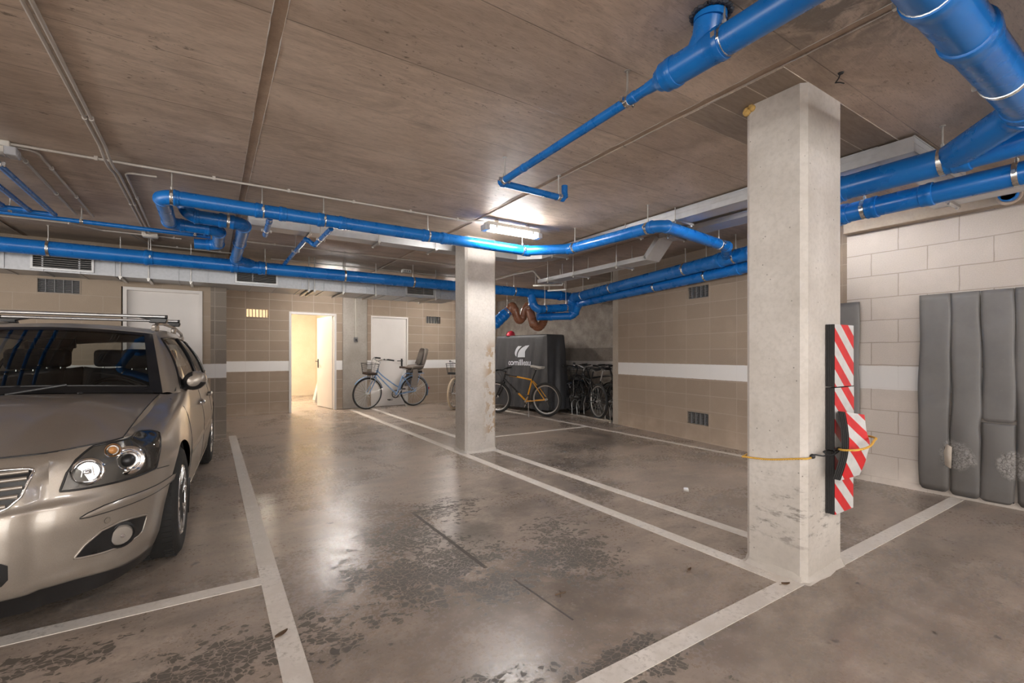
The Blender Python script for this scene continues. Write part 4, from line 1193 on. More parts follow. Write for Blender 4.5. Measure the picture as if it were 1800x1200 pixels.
# helmet on the cover
M['helmetdark'] = plain('dark red vent', (.10, .012, .018), .4)
M['helmet'] = plain('red helmet shell', (.52, .030, .055), .25, var=.1, coat=.5)
t = thing('bike_helmet', 'small red cycle helmet with dark vents lying on the black cover', 'helmet', tuple(TA + TD * .41 + V((.10, .02, HC + .012))), local=True, rot=(.10, -.22, .6))
b = MB().sphere((0, 0, .015), (.125, .100, .105), 28, 10, 0, .5); b.build('shell', M['helmet'], t, solid=.012, smooth=80)
b = MB().lathe((0, 0, 0), (0, 0, 1), [(.093, .0), (.102, .004), (.102, .020), (.093, .024)], 28, close=True)
for v in b.v: v.x *= 1.23
b.build('rim', M['black'], t)
b = MB()
for a, c in ((.35, .55), (1.2, .75), (2.3, .55), (3.4, .75), (4.4, .5), (5.3, .75)):
    p = V((.126 * math.sin(c) * math.cos(a), .101 * math.sin(c) * math.sin(a), .015 + .106 * math.cos(c))); n = V((p.x, p.y, p.z - .015)).normalized()
    p = p - n * .0075; q_ = V((-math.sin(a), math.cos(a), 0)); b.tube([p - q_ * .0 - V((0, 0, .012)), p, p + V((-.10 * p.x, -.10 * p.y, .010))], [.007, .011, .007], 8)
b.build('vent_slot', M['helmetdark'], t)
b = MB().tube(spline([(-.03, -.095, .01), (-.01, -.12, -.008), (.05, -.13, -.010), (.09, -.09, -.006)], 4), .006, 6); b.build('strap', M['black'], t)

# ================================================================== litter
M['leaf'] = plain('dry leaf', (.11, .065, .035), .8)
def leaf(label, x, y, L, rot, curl=.008):
    t = thing('dry_leaf', label, 'leaf', (x, y, 0), local=True, rot=rot)
    rows = []
    for i in range(7):
        f = i / 6; w_ = L * .22 * math.sin(PI * min(1, f * .92 + .06)) ** .8
        rows.append([((f - .5) * L, w_ * s, .003 + curl * (s * s) + curl * .6 * (f - .5) ** 2 * 4) for s in (-1, -.5, 0, .5, 1)])
    MB().grid(rows).build('blade', M['leaf'], t, solid=.001, smooth=80)
    MB().tube([(-L * .5, 0, .004), (-L * .72, .004, .003)], .0012, 5).build('stalk', M['leaf'], t)
leaf('dry brown leaf lying on the left bay line near the camera', .254, 2.203, .062, .6)
leaf('dry leaf on the white corner of the lines by the near pillar', 2.51, 1.262, .045, -.5)
leaf('dry leaf on bare concrete left of the near pillar', 2.229, 1.635, .04, .2)
t = thing('twig', 'tiny dark twig on the floor in the middle of the bay', 'twig', (1.466, 1.823, 0))
b = MB(); b.tube([(1.44, 1.83, .004), (1.466, 1.82, .008), (1.50, 1.825, .004)], .003, 6); b.tube([(1.45, 1.80, .003), (1.466, 1.82, .008), (1.485, 1.85, .004)], .002, 6); b.build('twig_body', M['leaf'], t)
t = thing('paper_scrap', 'small folded white paper scrap on the floor beside the near pillar', 'paper', (3.516, 2.614, 0), local=True, rot=.7)
b = MB(); b.add([(-.035, -.02, .002), (.02, -.022, .003), (.022, .02, .002), (-.03, .02, .003), (.040, -.02, .016), (.043, .018, .014)], [(0, 1, 2, 3), (1, 4, 5, 2)]); b.build('paper', M['whitepl'], t, solid=.001, smooth=0)
t = thing('ceiling_wire', 'short black wire hanging from the ceiling by the near pillar', 'wire', (2.70, 1.10, 2.63))
b = MB(); b.tube(spline([(2.69, 1.082, 2.632), (2.675, 1.085, 2.60), (2.655, 1.09, 2.575), (2.640, 1.085, 2.565), (2.648, 1.07, 2.562), (2.672, 1.06, 2.560)], 4), .003, 6); b.build('wire_strand', M['black'], t)
MB().lathe((2.69, 1.082, 2.63), (0, 0, -1), [(.014, 0), (.011, .006), (0, .007)], 12).build('grommet', M['black'], t)

# ================================================================== bicycles
M['blue'] = plain('light blue bike paint', (.20, .33, .55), .3, 0, .05, coat=.6)
M['yellow'] = plain('orange yellow bike paint', (.72, .33, .02), .3, 0, .05, coat=.6)
M['blackpaint'] = plain('black bike paint', (.016, .016, .018), .3, 0, .1, coat=.5)
M['alu'] = plain('dull aluminium', (.62, .62, .62), .35, .9, .05)
M['cream'] = plain('cream tyre rubber', (.62, .50, .36), .6)
M['saddle'] = plain('brown saddle', (.06, .035, .022), .5)
M['seatgrey'] = plain('taupe child seat plastic', (.17, .145, .125), .5)
M['whitesaddle'] = plain('white saddle', (.55, .52, .48), .4)
M['seatpad'] = plain('child seat pad', (.10, .09, .085), .8)
M['reflector'] = plain('amber reflector', (.8, .22, .03), .2)
M['redlens'] = plain('red rear reflector', (.5, .02, .02), .2)
M['darksteel'] = plain('dark steel', (.10, .095, .09), .4, .8)

def wheel(name, root, c, R, tw, tyre_m, rim_m, spoke_m, X, nsp=28, hub_r=.022):
    """X maps local points (for the steered front wheel)"""
    c = V(c)
    def fin(b):
        b.v = [X(p) for p in b.v]; return b
    tyre = fin(MB().torus(c, (0, 1, 0), R - tw, tw, 44, 10)).build('wheel', tyre_m, root, smooth=80)
    fin(MB().lathe(c, (0, 1, 0), [(R - 1.75 * tw, -.011), (R - 2.55 * tw, -.008), (R - 2.75 * tw, 0), (R - 2.55 * tw, .008), (R - 1.75 * tw, .011)], 44, close=True)).build('rim', rim_m, tyre)
    b = MB()
    for k in range(nsp):
        a = 2 * PI * k / nsp; s = 1 if k % 2 else -1; a2 = a + (.5 if (k // 2) % 2 else -.5)
        b.tube([c + V((hub_r * math.cos(a2), s * .030, hub_r * math.sin(a2))), c + V(((R - 2.6 * tw) * math.cos(a), 0, (R - 2.6 * tw) * math.sin(a)))], .0013, 4, caps=False)
    fin(b).build('spokes', spoke_m, tyre)
    fin(MB().lathe(c, (0, 1, 0), [(.006, -.062), (.012, -.055), (.012, -.036), (hub_r, -.034), (hub_r, -.028), (.014, -.024), (.014, .024), (hub_r, .028), (hub_r, .034), (.012, .036), (.012, .055), (.006, .062)], 14)).build('hub', M['alu'], tyre)
    return tyre

def wire_basket(b, c, w, d, h, taper=.8, n=7, bars=.0022):
    """open wire basket; c = centre of the rim"""
    c = V(c)
    def ring(z, k, r):
        p = []
        for sx, sy in ((-1, -1), (1, -1), (1, 1), (-1, 1)):
            for q in range(4):
                a = {(-1, -1): PI, (1, -1): 1.5 * PI, (1, 1): 0, (-1, 1): .5 * PI}[(sx, sy)] + q / 3 * PI / 2
                p.append(c + V((sx * (d / 2 - .04) * k + .04 * math.cos(a) * k, sy * (w / 2 - .04) * k + .04 * math.sin(a) * k, z)))
        b.tube(p, r, 6, closed=True); return p
    rings = [ring(-h * j / 5, 1 - (1 - taper) * j / 5, bars * (2.2 if j in (0, 5) else .8)) for j in range(6)]
    t_, bo = rings[0], rings[-1]
    for i in range(len(t_)):
        b.tube([t_[i], bo[i]], bars * .8, 4, caps=False)
        j = (i + 1) % len(t_); b.tube([(t_[i] + t_[j]) / 2, (bo[i] + bo[j]) / 2], bars * .8, 4, caps=False)
    xs = [p.x for p in bo]; ys = [p.y for p in bo]; z = bo[0].z
    for k in range(1, n): 
        x = min(xs) + (max(xs) - min(xs)) * k / n; b.tube([(x, min(ys), z), (x, max(ys), z)], bars * .8, 4, caps=False)
        y = min(ys) + (max(ys) - min(ys)) * k / n; b.tube([(min(xs), y, z), (max(xs), y, z)], bars * .8, 4, caps=False)

def bicycle(label, style, front, rear, lean=0.0, steer=0.0, R=.345, tw=.020, paint='blackpaint', tyre='rubber', rim='alu', spokes='alu', saddle='black', basket=None, fenders=False, rack=False,
            child=False, saddle_h=.93, bar='city', group='bicycles parked in the garage', fork=None, stem=.0, dark2=None, nsp=28, stand=False):
    front, rear = V(front), V(rear); d = front - rear; head = math.atan2(d.y, d.x); wb = max(1.0, min(1.13, d.length))
    mid = (front + rear) / 2
    t = thing('bicycle', label, 'bicycle', (mid.x, mid.y, 0), group, local=True)
    t.rotation_mode = 'XYZ'
    t.matrix_world = Matrix.Translation((mid.x, mid.y, 0)) @ Matrix.Rotation(head, 4, 'Z') @ Matrix.Rotation(lean, 4, 'X')
    P = M[paint]; FA = V((wb / 2, 0, R)); RA = V((-wb / 2, 0, R)); BB = V((-wb / 2 + .44, 0, R - .055))
    HB = V((wb / 2 - .17, 0, R + .36 if style != 'mtb' else R + .35)); ax = V((-math.sin(math.radians(20)), 0, math.cos(math.radians(20))))
    HT = HB + ax * (.15 if style != 'city' else .17)
    st = V((-math.sin(math.radians(18)), 0, math.cos(math.radians(18))))
    ST = BB + st * (.46 if style != 'city' else .44)
    SP = BB + st * ((saddle_h - BB.z) / st.z) + V((-.035 if style == 'mtb' else 0, 0, 0))
    def X(p):
        if not steer: return V(p)
        return HB + Matrix.Rotation(steer, 3, ax) @ (V(p) - HB)
    I = lambda p: V(p)
    wheel('front_wheel', t, FA, R, tw, M[tyre], M[rim], M[spokes], X, nsp); wheel('rear_wheel', t, RA, R, tw, M[tyre], M[rim], M[spokes], I, nsp)
    def fin(b): b.v = [X(p) for p in b.v]; return b
    # frame
    f = MB()
    if style == 'city':
        for off, z0 in ((0, .0), (-.085, -.0)):
            a = HT + ax * (off - .03 if off == 0 else -.10); e = ST.lerp(BB, .62) if off == 0 else BB + V((.0, 0, .02))
            m1 = a.lerp(e, .30) + V((.02, 0, -.01 - off * .2)); m2 = a.lerp(e, .72) + V((-.02, 0, -.035))
            f.tube(spline([a, m1, m2, e], 6), .0145, 12)
    else:
        f.tube([HT - ax * .03, ST + V((.0, 0, -.01))], .016, 12)
        f.tube([HB + ax * .03, BB], .019, 12)
    f.tube([BB, ST], .0150, 12); f.tube([HB, HT], .021, 14)
    f.lathe(BB, (0, 1, 0), [(.021, -.035), (.021, .035)], 14)
    for s in (-1, 1):
        f.tube([BB + V((-.02, s * .028, 0)), RA.lerp(BB, .3) + V((0, s * .055, -.0)), RA + V((0, s * .062, 0))], .0095, 8)
        f.tube([ST + V((-.008, s * .018, -.03)), RA.lerp(ST, .5) + V((0, s * .052, 0)), RA + V((0, s * .062, 0))], .0085, 8)
    fo = f.build('frame', P, t, smooth=60)
    if style == 'mtb' and dark2:   # dark front half of the painted frame
        b = MB(); b.tube([HT - ax * .03, (HT - ax * .03).lerp(ST, .46)], .0172, 12); b.tube([HB + ax * .03, (HB + ax * .03).lerp(BB, .66)], .0203, 12); b.tube([HB, HT], .0222, 14)
        b.build('frame_paint_band', M['blackpaint'], fo)
    # fork
    b = MB(); FK = M[fork] if fork else P
    b.tube([HB - ax * .02, HT + ax * .03], .014, 10)
    for s in (-1, 1):
        if style == 'mtb':
            b.tube([HB + V((0, s * .06, -.02)), HB + V((.05, s * .06, -.16))], .015, 10); b.tube([HB + V((.05, s * .06, -.14)), FA + V((0, s * .062, 0))], .019, 10)
        else:
            b.tube(spline([HB + V((0, s * .045, -.01)), HB + V((.05, s * .052, -.14)), FA + V((-.055, s * .056, .10)), FA + V((0, s * .060, 0))], 5), .011, 8)
    b.tube([HB + V((0, -.06, -.018)), HB + V((0, .06, -.018))], .017, 10)
    fin(b).build('fork', FK, t, smooth=60)
    # handlebar
    ht = HT + ax * (.05 + stem)
    b = MB(); b.tube([HT, ht + ax * .02], .014, 10)
    if bar == 'city':
        c0 = ht + V((.05, 0, .02)); b.tube([ht, c0], .014, 10)
        pl = [c0 + V((0, 0, 0)), c0 + V((.02, .10, .03)), c0 + V((-.03, .22, .06)), c0 + V((-.20, .29, .04))]
    else:
        c0 = ht + V((.09, 0, .03)); b.tube([ht, c0], .015, 10)
        pl = [c0, c0 + V((0, .10, .015)), c0 + V((-.01, .20, .025)), c0 + V((-.035, .31, .025))]
    sp = spline(pl, 5)
    b.tube([V((p.x, -p.y, p.z)) for p in sp][::-1] + sp[1:], .0115, 10)
    hb = fin(b).build('handlebar', M['alu'] if bar == 'city' else M['black'], t, smooth=60)
    for s in (-1, 1):
        n = len(sp); a = sp[n - 7]; e = sp[-1] + (sp[-1] - sp[-2]).normalized() * .012
        q = MB().tube([V((p.x, s * p.y, p.z)) for p in (a, sp[n - 4], e)], [.017, .0175, .0165], 10); fin(q).build('grip', M['rubber'], hb)
        k = sp[n - 8]; q = MB(); q.tube([V((k.x, s * k.y, k.z)), V((k.x + .05, s * (k.y + .02), k.z - .015)), V((k.x + .03, s * (k.y + .12), k.z - .03))] if bar != 'city' else [V((k.x, s * k.y, k.z)), V((k.x + .02, s * (k.y + .03), k.z - .03)), V((k.x - .10, s * (k.y + .06), k.z - .04))], .005, 6)
        fin(q).build('brake_lever', M['black'] if bar != 'city' else M['alu'], hb)
        q = MB().tube(spline([V((k.x + .02, s * k.y, k.z)), V((c0.x + .10, s * .10, c0.z + .02)), V((HB.x + .07, s * .05, HB.z + .12)), V((HB.x + .01, s * .03, HB.z + .02))], 5), .0024, 5); fin(q).build('brake_cable', M['black'], hb)
    # saddle and post
    b = MB().tube([ST - st * .05, SP - st * .05], .0135, 10); b.build('seat_post', M['alu'] if style != 'mtb' else M['black'], t)
    rows = []
    for i in range(9):
        g = i / 8; x = SP.x + .135 - .27 * g; w_ = .018 + .062 * (1 / (1 + math.exp(-(g - .55) * 11))); zt = SP.z + .012 * math.cos((g - .1) * 4)
        rows.append([(x, w_ * math.cos(a) * 1.0, zt + (.020 if math.sin(a) > 0 else .030) * math.sin(a)) for a in [2 * PI * k / 12 for k in range(12)]])
    b = MB().grid(rows, wrap=True); b.f.append(list(range(12))); b.f.append([8 * 12 + k for k in range(12)][::-1])
    b.build('saddle', M[saddle], t, smooth=80)
    b = MB()
    for s in (-1, 1): b.tube([V((SP.x + .09, s * .012, SP.z - .015)), V((SP.x + .02, s * .022, SP.z - .05)), V((SP.x - .06, s * .022, SP.z - .05)), V((SP.x - .10, s * .035, SP.z - .02))], .0035, 6)
    b.build('saddle_rails', M['steel'], t)
    # drivetrain on the right hand side (-y)
    b = MB(); b.lathe(BB + V((0, -.052, 0)), (0, 1, 0), [(.090, -.002), (.094, 0), (.090, .002), (.070, .002), (.070, -.002)], 32, close=True)
    for k in range(5): a = 2 * PI * k / 5; b.bar(BB + V((0, -.052, 0)), BB + V((.074 * math.cos(a), -.052, .074 * math.sin(a))), .014, .004)
    cr = b.build('chainring', M['darksteel'], t)
    for s, ang in ((-1, -.95), (1, PI - .95)):
        e = BB + V((.165 * math.cos(ang), s * .075, .165 * math.sin(ang)))
        b = MB().tube([BB + V((0, s * .045, 0)), BB + V((0, s * .062, 0)), e], [.012, .013, .010], 8); c_ = b.build('crank_arm', M['alu'], t)
        b = MB().obox(e + V((0, s * .055, 0)), (.085, .085, .020)); b.build('pedal', M['black'], c_, bevel=.004)
    b = MB(); cc = RA + V((0, -.052, 0)); b.lathe(cc, (0, 1, 0), [(.040, -.004), (.042, 0), (.040, .004)], 20); b.build('sprocket', M['darksteel'], t)
    b = MB()
    for dz, r1, r2 in ((1, .092, .041), (-1, .092, .041)):
        b.bar(BB + V((0, -.052, dz * r1)), cc + V((0, 0, dz * r2)), .006, .006)
    b.build('chain', M['darksteel'], t)
    if style == 'mtb':
        b = MB(); b.tube([cc + V((0, -.012, -.02)), cc + V((.015, -.02, -.07)), cc + V((-.01, -.02, -.14))], .009, 8); b.lathe(cc + V((-.01, -.014, -.14)), (0, 1, 0), [(.022, -.004), (.022, .004)], 14); b.build('derailleur', M['darksteel'], t)
    # rim brakes
    b = MB()
    for s in (-1, 1):
        b.tube([V((HB.x + .03, s * .03, HB.z + .02)), V((HB.x + .055, s * .045, HB.z - .05)), V((HB.x + .06, s * .025, HB.z - .07))], .006, 6)
    fin(b).build('brake_caliper', M['black'], t)
    if fenders:
        for c_, a0, a1, Xf, nm in ((FA, 35, 165, X, 'front_mudguard'), (RA, 5, 200, I, 'rear_mudguard')):
            rows = []
            for k in range(25):
                a = math.radians(a0 + (a1 - a0) * k / 24); rr = R + .028
                rows.append([c_ + V((rr * math.cos(a) - .010 * abs(s) * math.cos(a), s * .026, rr * math.sin(a) - .010 * abs(s) * math.sin(a))) for s in (-1, -.5, 0, .5, 1)])
            b = MB().grid(rows); b.v = [Xf(p) for p in b.v]; mg = b.build(nm, P, t, solid=.002, smooth=80)
            q = MB(); a = math.radians(a1 if c_ is FA else 150)
            for s in (-1, 1): q.tube([c_ + V((0, s * .064, 0)), c_ + V(((R + .024) * math.cos(a), s * .028, (R + .024) * math.sin(a)))], .0025, 5)
            q.v = [Xf(p) for p in q.v]; q.build('mudguard_stay', M['alu'], mg)
        q = MB().obox(RA + V((-(R + .035), 0, .05)), (.02, .05, .05)); q.build('rear_light', M['redlens'], t, bevel=.006)
    if rack:
        b = MB(); z = R + R + .065
        for s in (-1, 1):
            b.tube([V((RA.x + .22, s * .05, z)), V((RA.x - .22, s * .06, z))], .006, 8)
            b.tube([V((RA.x - .12, s * .06, z)), RA + V((0, s * .07, 0))], .005, 8); b.tube([V((RA.x + .10, s * .055, z)), RA + V((0, s * .07, 0))], .005, 8)
        b.tube([V((RA.x + .22, -.05, z)), V((RA.x + .22, .05, z))], .006, 8); b.tube([V((RA.x - .22, -.06, z)), V((RA.x - .22, .06, z))], .006, 8); b.tube([V((RA.x, -.06, z)), V((RA.x, .06, z))], .005, 8)
        b.tube([V((RA.x + .22, 0, z)), ST + V((0, 0, -.03))], .006, 8)
        b.build('rear_rack', P, t, smooth=60)
    if basket:
        bc = V((wb / 2 - .04, 0, HT.z + .13)) if basket != 'low' else V((wb / 2 - .02, 0, HT.z + .06))
        b = MB(); wire_basket(b, bc, .36, .27, .23, .80)
        bk = fin(b).build('basket', M['black'], t, smooth=60)
        b = MB().box((bc.x - .10, -.13, bc.z - .236), (bc.x + .10, .13, bc.z - .19)); fin(b).build('basket_liner', M['saddle'] if basket == 'liner' else M['black'], bk, bevel=.01)
        b = MB(); b.bar(bc + V((-.12, 0, -.15)), HT + V((.01, 0, .0)), .03, .01)
        for s in (-1, 1): b.tube([bc + V((.02, s * .10, -.23)), FA + V((0, s * .068, .01))], .004, 6)
        fin(b).build('basket_stay', M['alu'], t)
    if basket == 'liner' or basket == 'plain':
        b = MB().lathe(HB + V((.05, 0, .06)), (1, 0, -.1), [(.012, -.03), (.035, 0), (.04, .04), (.036, .045), (0, .046)], 16); fin(b).build('head_lamp', M['chrome'], t)
    if stand:
        b = MB().tube([V((BB.x - .06, .03, BB.z - .01)), V((BB.x - .16, .20, .012))], .008, 8); b.build('kickstand', M['alu'], t)
    if child:
        o = V((RA.x - .07, 0, R * 2 + .11))
        rows = []
        prof = [(.20, -.02), (.17, .02), (.08, .03), (-.02, .03), (-.10, .06), (-.15, .16), (-.19, .28), (-.22, .40), (-.245, .50), (-.25, .53)]
        for i, (x, z) in enumerate(prof):
            wd = (.15, .165, .17, .17, .17, .165, .16, .15, .12, .06)[i]; r = []
            for k in range(9):
                s = -1 + 2 * k / 8; lift = .10 * max(0, abs(s) - .55) / .45
                if i < 5: r.append(o + V((x, s * wd, z + lift * 1.1)))
                else: r.append(o + V((x + lift * 1.2, s * wd, z + lift * .15)))
            rows.append(r)
        cs = MB().grid(rows).build('child_seat', M['seatgrey'], t, solid=.014, smooth=70)
        rows = [[p + V((.02, 0, .016)) for p in r[2:7]] for r in rows[1:9]]
        MB().grid(rows).build('seat_pad', M['seatpad'], cs, solid=.012, smooth=70)
        for s in (-1, 1):
            b = MB(); b.prism([(.20, .05), (.08, .06), (.06, -.05), (.07, -.34), (.22, -.36), (.24, -.30), (.20, -.10)], o + V((0, s * .165 - (.012 if s > 0 else 0), 0)), (1, 0, 0), (0, 0, 1), (0, .012, 0)); b.build('leg_guard', M['seatgrey'], cs, bevel=.004)
            b = MB().obox(o + V((.16, s * .14, -.34)), (.15, .07, .02)); b.build('foot_rest', M['seatgrey'], cs, bevel=.005)
            b = MB().tube(spline([o + V((-.16, s * .05, .24)), o + V((-.08, s * .06, .14)), o + V((.02, s * .02, .07))], 4), .008, 6); b.build('harness_strap', M['black'], cs)
        b = MB(); b.tube(spline([o + V((.05, -.03, .0)), o + V((.20, -.02, -.06)), o + V((.30, 0, -.12)), ST + V((-.0, 0, -.06))], 5), .008, 8); b.box(tuple(o + V((-.10, -.06, -.045))), tuple(o + V((.10, .06, .015)))); b.build('seat_mount', M['black'], cs)
    return t

bicycle('light blue step-through bicycle with front basket and child seat by the closed door', 'city', (2.842, 10.223, 0.000), (3.990, 10.375, 0.000), lean=-.05, steer=.10, R=.348, tw=.019, paint='blue', saddle='saddle', basket='liner', fenders=True, rack=True, child=True, saddle_h=.90, bar='city', stem=.12, stand=True)
bicycle('bicycle with cream tyres and wire basket half hidden by the far pillar', 'city', (4.47, 9.22, 0), (5.40, 9.80, 0), lean=.04, steer=.15, R=.345, tw=.023, tyre='cream', basket='plain', saddle_h=.92, bar='city', stem=.06, stand=True)
bicycle('orange and black mountain bicycle in front of the black cover', 'mtb', (4.945, 8.20, 0), (5.435, 7.165, 0), lean=-.06, steer=.05, R=.330, tw=.027, paint='yellow', saddle='whitesaddle', fork='blackpaint', dark2=True, saddle_h=.96, bar='flat', stem=-.02, spokes='darksteel', stand=True)
bicycle('black city bicycle with front basket in the recess rack beside the cover', 'city', (6.20, 7.22, 0), (6.12, 6.16, 0), lean=.03, steer=-.25, R=.335, tw=.019, basket='low', saddle_h=.95, bar='city', stem=.02, fenders=True, rim='darksteel', spokes='darksteel', group='dark bicycles in the recess')
bicycle('dark mountain bicycle in the recess, its rear wheel beside the brown wall', 'mtb', (6.30, 7.50, 0), (6.02, 6.36, 0), lean=.02, steer=.2, R=.330, tw=.024, saddle_h=.93, bar='flat', stem=.06, spokes='alu', group='dark bicycles in the recess')
bicycle('dark bicycle at the back of the recess against the rough wall', 'mtb', (6.42, 6.20, 0), (6.40, 7.30, 0), lean=.02, steer=-.1, R=.345, tw=.020, saddle_h=.97, bar='flat', stem=.08, rack=True, fenders=True, spokes='darksteel', rim='darksteel', group='dark bicycles in the recess')
t = thing('bike_rack', 'low steel hoop rack on the floor under the dark bicycles', 'bike rack', (6.1, 6.7, 0))
b = MB(); b.bar((6.0, 6.0, .012), (6.02, 7.45, .012), .04, .02); b.build('base_bar', M['alu'], t)
for y in (6.05, 6.18, 6.95, 7.10):
    b = MB().tube(spline([(6.01, y, .02), (6.00, y, .16), (6.02, y + .02, .24), (6.12, y + .05, .30), (6.22, y + .06, .22), (6.24, y + .06, .01)], 5), .009, 8); b.build('hoop', M['alu'], t)

# ================================================================== the parked estate car
#<geom>
# local frame: x to the car's left, l rearwards from the front bumper, z up
def cr_spline(pts, n=10):
    out = []
    for i in range(len(pts) - 1):
        p0 = pts[max(i - 1, 0)]; p1 = pts[i]; p2 = pts[i + 1]; p3 = pts[min(i + 2, len(pts) - 1)]
        for k in range(n):
            t = k / n
            out.append(tuple(.5 * (2 * b + (c - a) * t + (2 * a - 5 * b + 4 * c - d) * t * t + (3 * b - a - 3 * c + d) * t ** 3) for a, b, c, d in zip(p0, p1, p2, p3)))
    return out + [tuple(pts[-1])]
def lut(x, pts):
    if x <= pts[0][0]: return pts[0][1]
    for (a, b), (c, d) in zip(pts, pts[1:]):
        if x <= c:
            t = (x - a) / (c - a); return b + (d - b) * t
    return pts[-1][1]
def sstep(x, a, b):
    t = min(1, max(0, (x - a) / (b - a))); return t * t * (3 - 2 * t)
PLAN = cr_spline([(0, 0), (.28, .012), (.48, .055), (.62, .13), (.72, .235), (.785, .37), (.825, .52), (.85, .72), (.866, 1.0), (.88, 1.5), (.883, 2.2), (.883, 2.9), (.878, 3.5), (.855, 4.0), (.80, 4.38), (.68, 4.60), (.45, 4.685), (0, 4.71)], 14)
_c = [0.0]
for _a, _b in zip(PLAN, PLAN[1:]): _c.append(_c[-1] + math.hypot(_b[0] - _a[0], _b[1] - _a[1]))
PLEN = _c[-1]
def plan(s):
    q = s * PLEN
    lo, hi = 0, len(_c) - 1
    while hi - lo > 1:
        m = (lo + hi) // 2
        if _c[m] <= q: lo = m
        else: hi = m
    t = min(1, max(0, (q - _c[lo]) / (_c[hi] - _c[lo]))); a, b = PLAN[lo], PLAN[hi]
    return a[0] + (b[0] - a[0]) * t, a[1] + (b[1] - a[1]) * t
def plan_n(s):
    a = plan(max(0, s - .004)); b = plan(min(1, s + .004)); dx, dl = b[0] - a[0], b[1] - a[1]
    if s < .004: return 0.0, -1.0
    if s > .996: return 0.0, 1.0
    L = math.hypot(dx, dl); return dl / L, -dx / L
def s_at(l):    # side column at distance l from the front
    lo, hi = 0.0, 1.0
    for _ in range(40):
        m = (lo + hi) / 2
        if plan(m)[1] < l: lo = m
        else: hi = m
    return lo
def s_x(x):     # front column at half width x
    lo, hi = 0.0, s_at(1.0)
    for _ in range(40):
        m = (lo + hi) / 2
        if plan(m)[0] < x: lo = m
        else: hi = m
    return lo
ZT = [(0, .775), (.09, .777), (.16, .792), (.25, .806), (.4, .812), (.6, .819), (.9, .855), (1.2, .898), (1.42, .928), (2.0, .945), (3.0, .965), (4.0, .982), (4.71, .985)]
FRONT = [(.13, .10), (.19, .065), (.25, .028), (.30, .010), (.38, 0), (.50, 0), (.560, .010), (.585, .030), (.64, .048), (.70, .066), (.74, .088), (.765, .115), (.785, .150)]
SIDE = [(.12, .09), (.20, .055), (.26, .034), (.34, .022), (.44, .010), (.56, .002), (.63, 0), (.72, .010), (.80, .024), (.86, .038), (.93, .056), (.99, .075)]
REAR = [(.15, .10), (.22, .05), (.30, .012), (.45, 0), (.58, .004), (.62, .035), (.75, .06), (.90, .075), (1.0, .10)]
def ztop(s): return lut(plan(s)[1], ZT)
def inset(s, z):
    nx, nl = plan_n(s); l = plan(s)[1]
    w = sstep(abs(nx), .35, .97)
    f = lut(z, FRONT if nl < 0 else REAR); sd = lut(z, SIDE)
    h = max(0, ztop(s) - z)
    sh = .125 * sstep(l, .22, .50) * (1 - sstep(l, 1.25, 1.62))
    sd += sh * math.exp(-h / .030)
    if nl < 0 and l < .4:
        sc_ = lut(z, [(.20, .078), (.29, .071), (.365, .069), (.52, .071), (.665, .0773), (.775, .0919)])
        f -= .026 * (1 - sstep(s, sc_ - .0035, sc_ + .0035))
        f += .012 * sstep(z, .24, .29) * (1 - sstep(z, .40, .47)) * sstep(s, sc_, sc_ + .02) * (1 - sstep(s, .14, .17))
    flare = .012 * math.exp(-((l - WF) / .36) ** 4) + .012 * math.exp(-((l - WR) / .36) ** 4)
    sd -= flare * math.exp(-((z - .55) / .16) ** 2)
    return f * (1 - w) + sd * w
WF, WR, RAD, ARCH = .915, 3.62, .318, .362
def body(s, z, off=0.0, sx=1):
    x, l = plan(s); nx, nl = plan_n(s); i = inset(s, z) - off
    return (sx * (x - nx * i), l - nl * i, z)
def zbot(s):
    l = plan(s)[1]
    b = lut(s, [(0, .215), (.10, .212), (.15, .172), (.21, .168)]) if l < .553 else .205
    for c in (WF, WR):
        if abs(l - c) < ARCH and abs(plan_n(s)[0]) > .5: b = max(b, RAD + math.sqrt(max(0, ARCH ** 2 - (l - c) ** 2)) - .005)
    return b
def edge(s):    # top edge of the flanks
    return body(s, ztop(s))
S_COWL = s_at(1.46)
_E = [edge(S_COWL * k / 120) for k in range(121)]
def hood_front(x):
    x = abs(x)
    for a, b in zip(_E, _E[1:]):
        if b[0] >= x:
            t = (x - a[0]) / max(1e-6, b[0] - a[0]); return a[1] + (b[1] - a[1]) * t, a[2] + (b[2] - a[2]) * t
    return _E[-1][1], _E[-1][2]
XH = .695
def cowl(x): x = abs(x); return 1.22 + .20 * (x / .70) ** 2.2, .966 - .034 * (x / .70) ** 2
def hood(x, b):
    x0 = min(abs(x), XH)
    lf, zf = hood_front(x0); lb, zb_ = cowl(x0)
    l = lf + (lb - lf) * b
    z = zf + (zb_ - zf) * (1 - (1 - b) ** 1.45) 
    z += .028 * math.sin(math.pi * min(1, b * 1.0)) * (1 - (x0 / XH) ** 2) + .010 * math.exp(-((x0 - (.30 + .14 * b)) / .035) ** 2) * math.sin(math.pi * b)
    if b > .97: z -= .012 * (b - .97) / .03
    return x, l, z
def wind(u, t):  # windscreen: u -1..1 across, t 0 base .. 1 top
    xb, xt = .70 * u, .560 * u
    lb, zb_ = cowl(.70 * abs(u)); lt, zt_ = 1.93 + .10 * u * u, 1.392 - .032 * u * u
    bow = .030 * math.sin(math.pi * t)
    return xb + (xt - xb) * t, lb + .012 + (lt - lb - .012) * t - bow * .6, zb_ + .002 + (zt_ - zb_ - .002) * t + bow * .75
def beltp(l):
    s = s_at(l); p = body(s, ztop(s)); return p
def roof_edge(l):
    return (lut(l, [(1.9, .565), (2.3, .585), (3.2, .585), (4.0, .56), (4.5, .53)]), l, lut(l, [(1.9, 1.365), (2.1, 1.385), (2.5, 1.405), (3.2, 1.405), (4.0, 1.375), (4.5, 1.325)]))
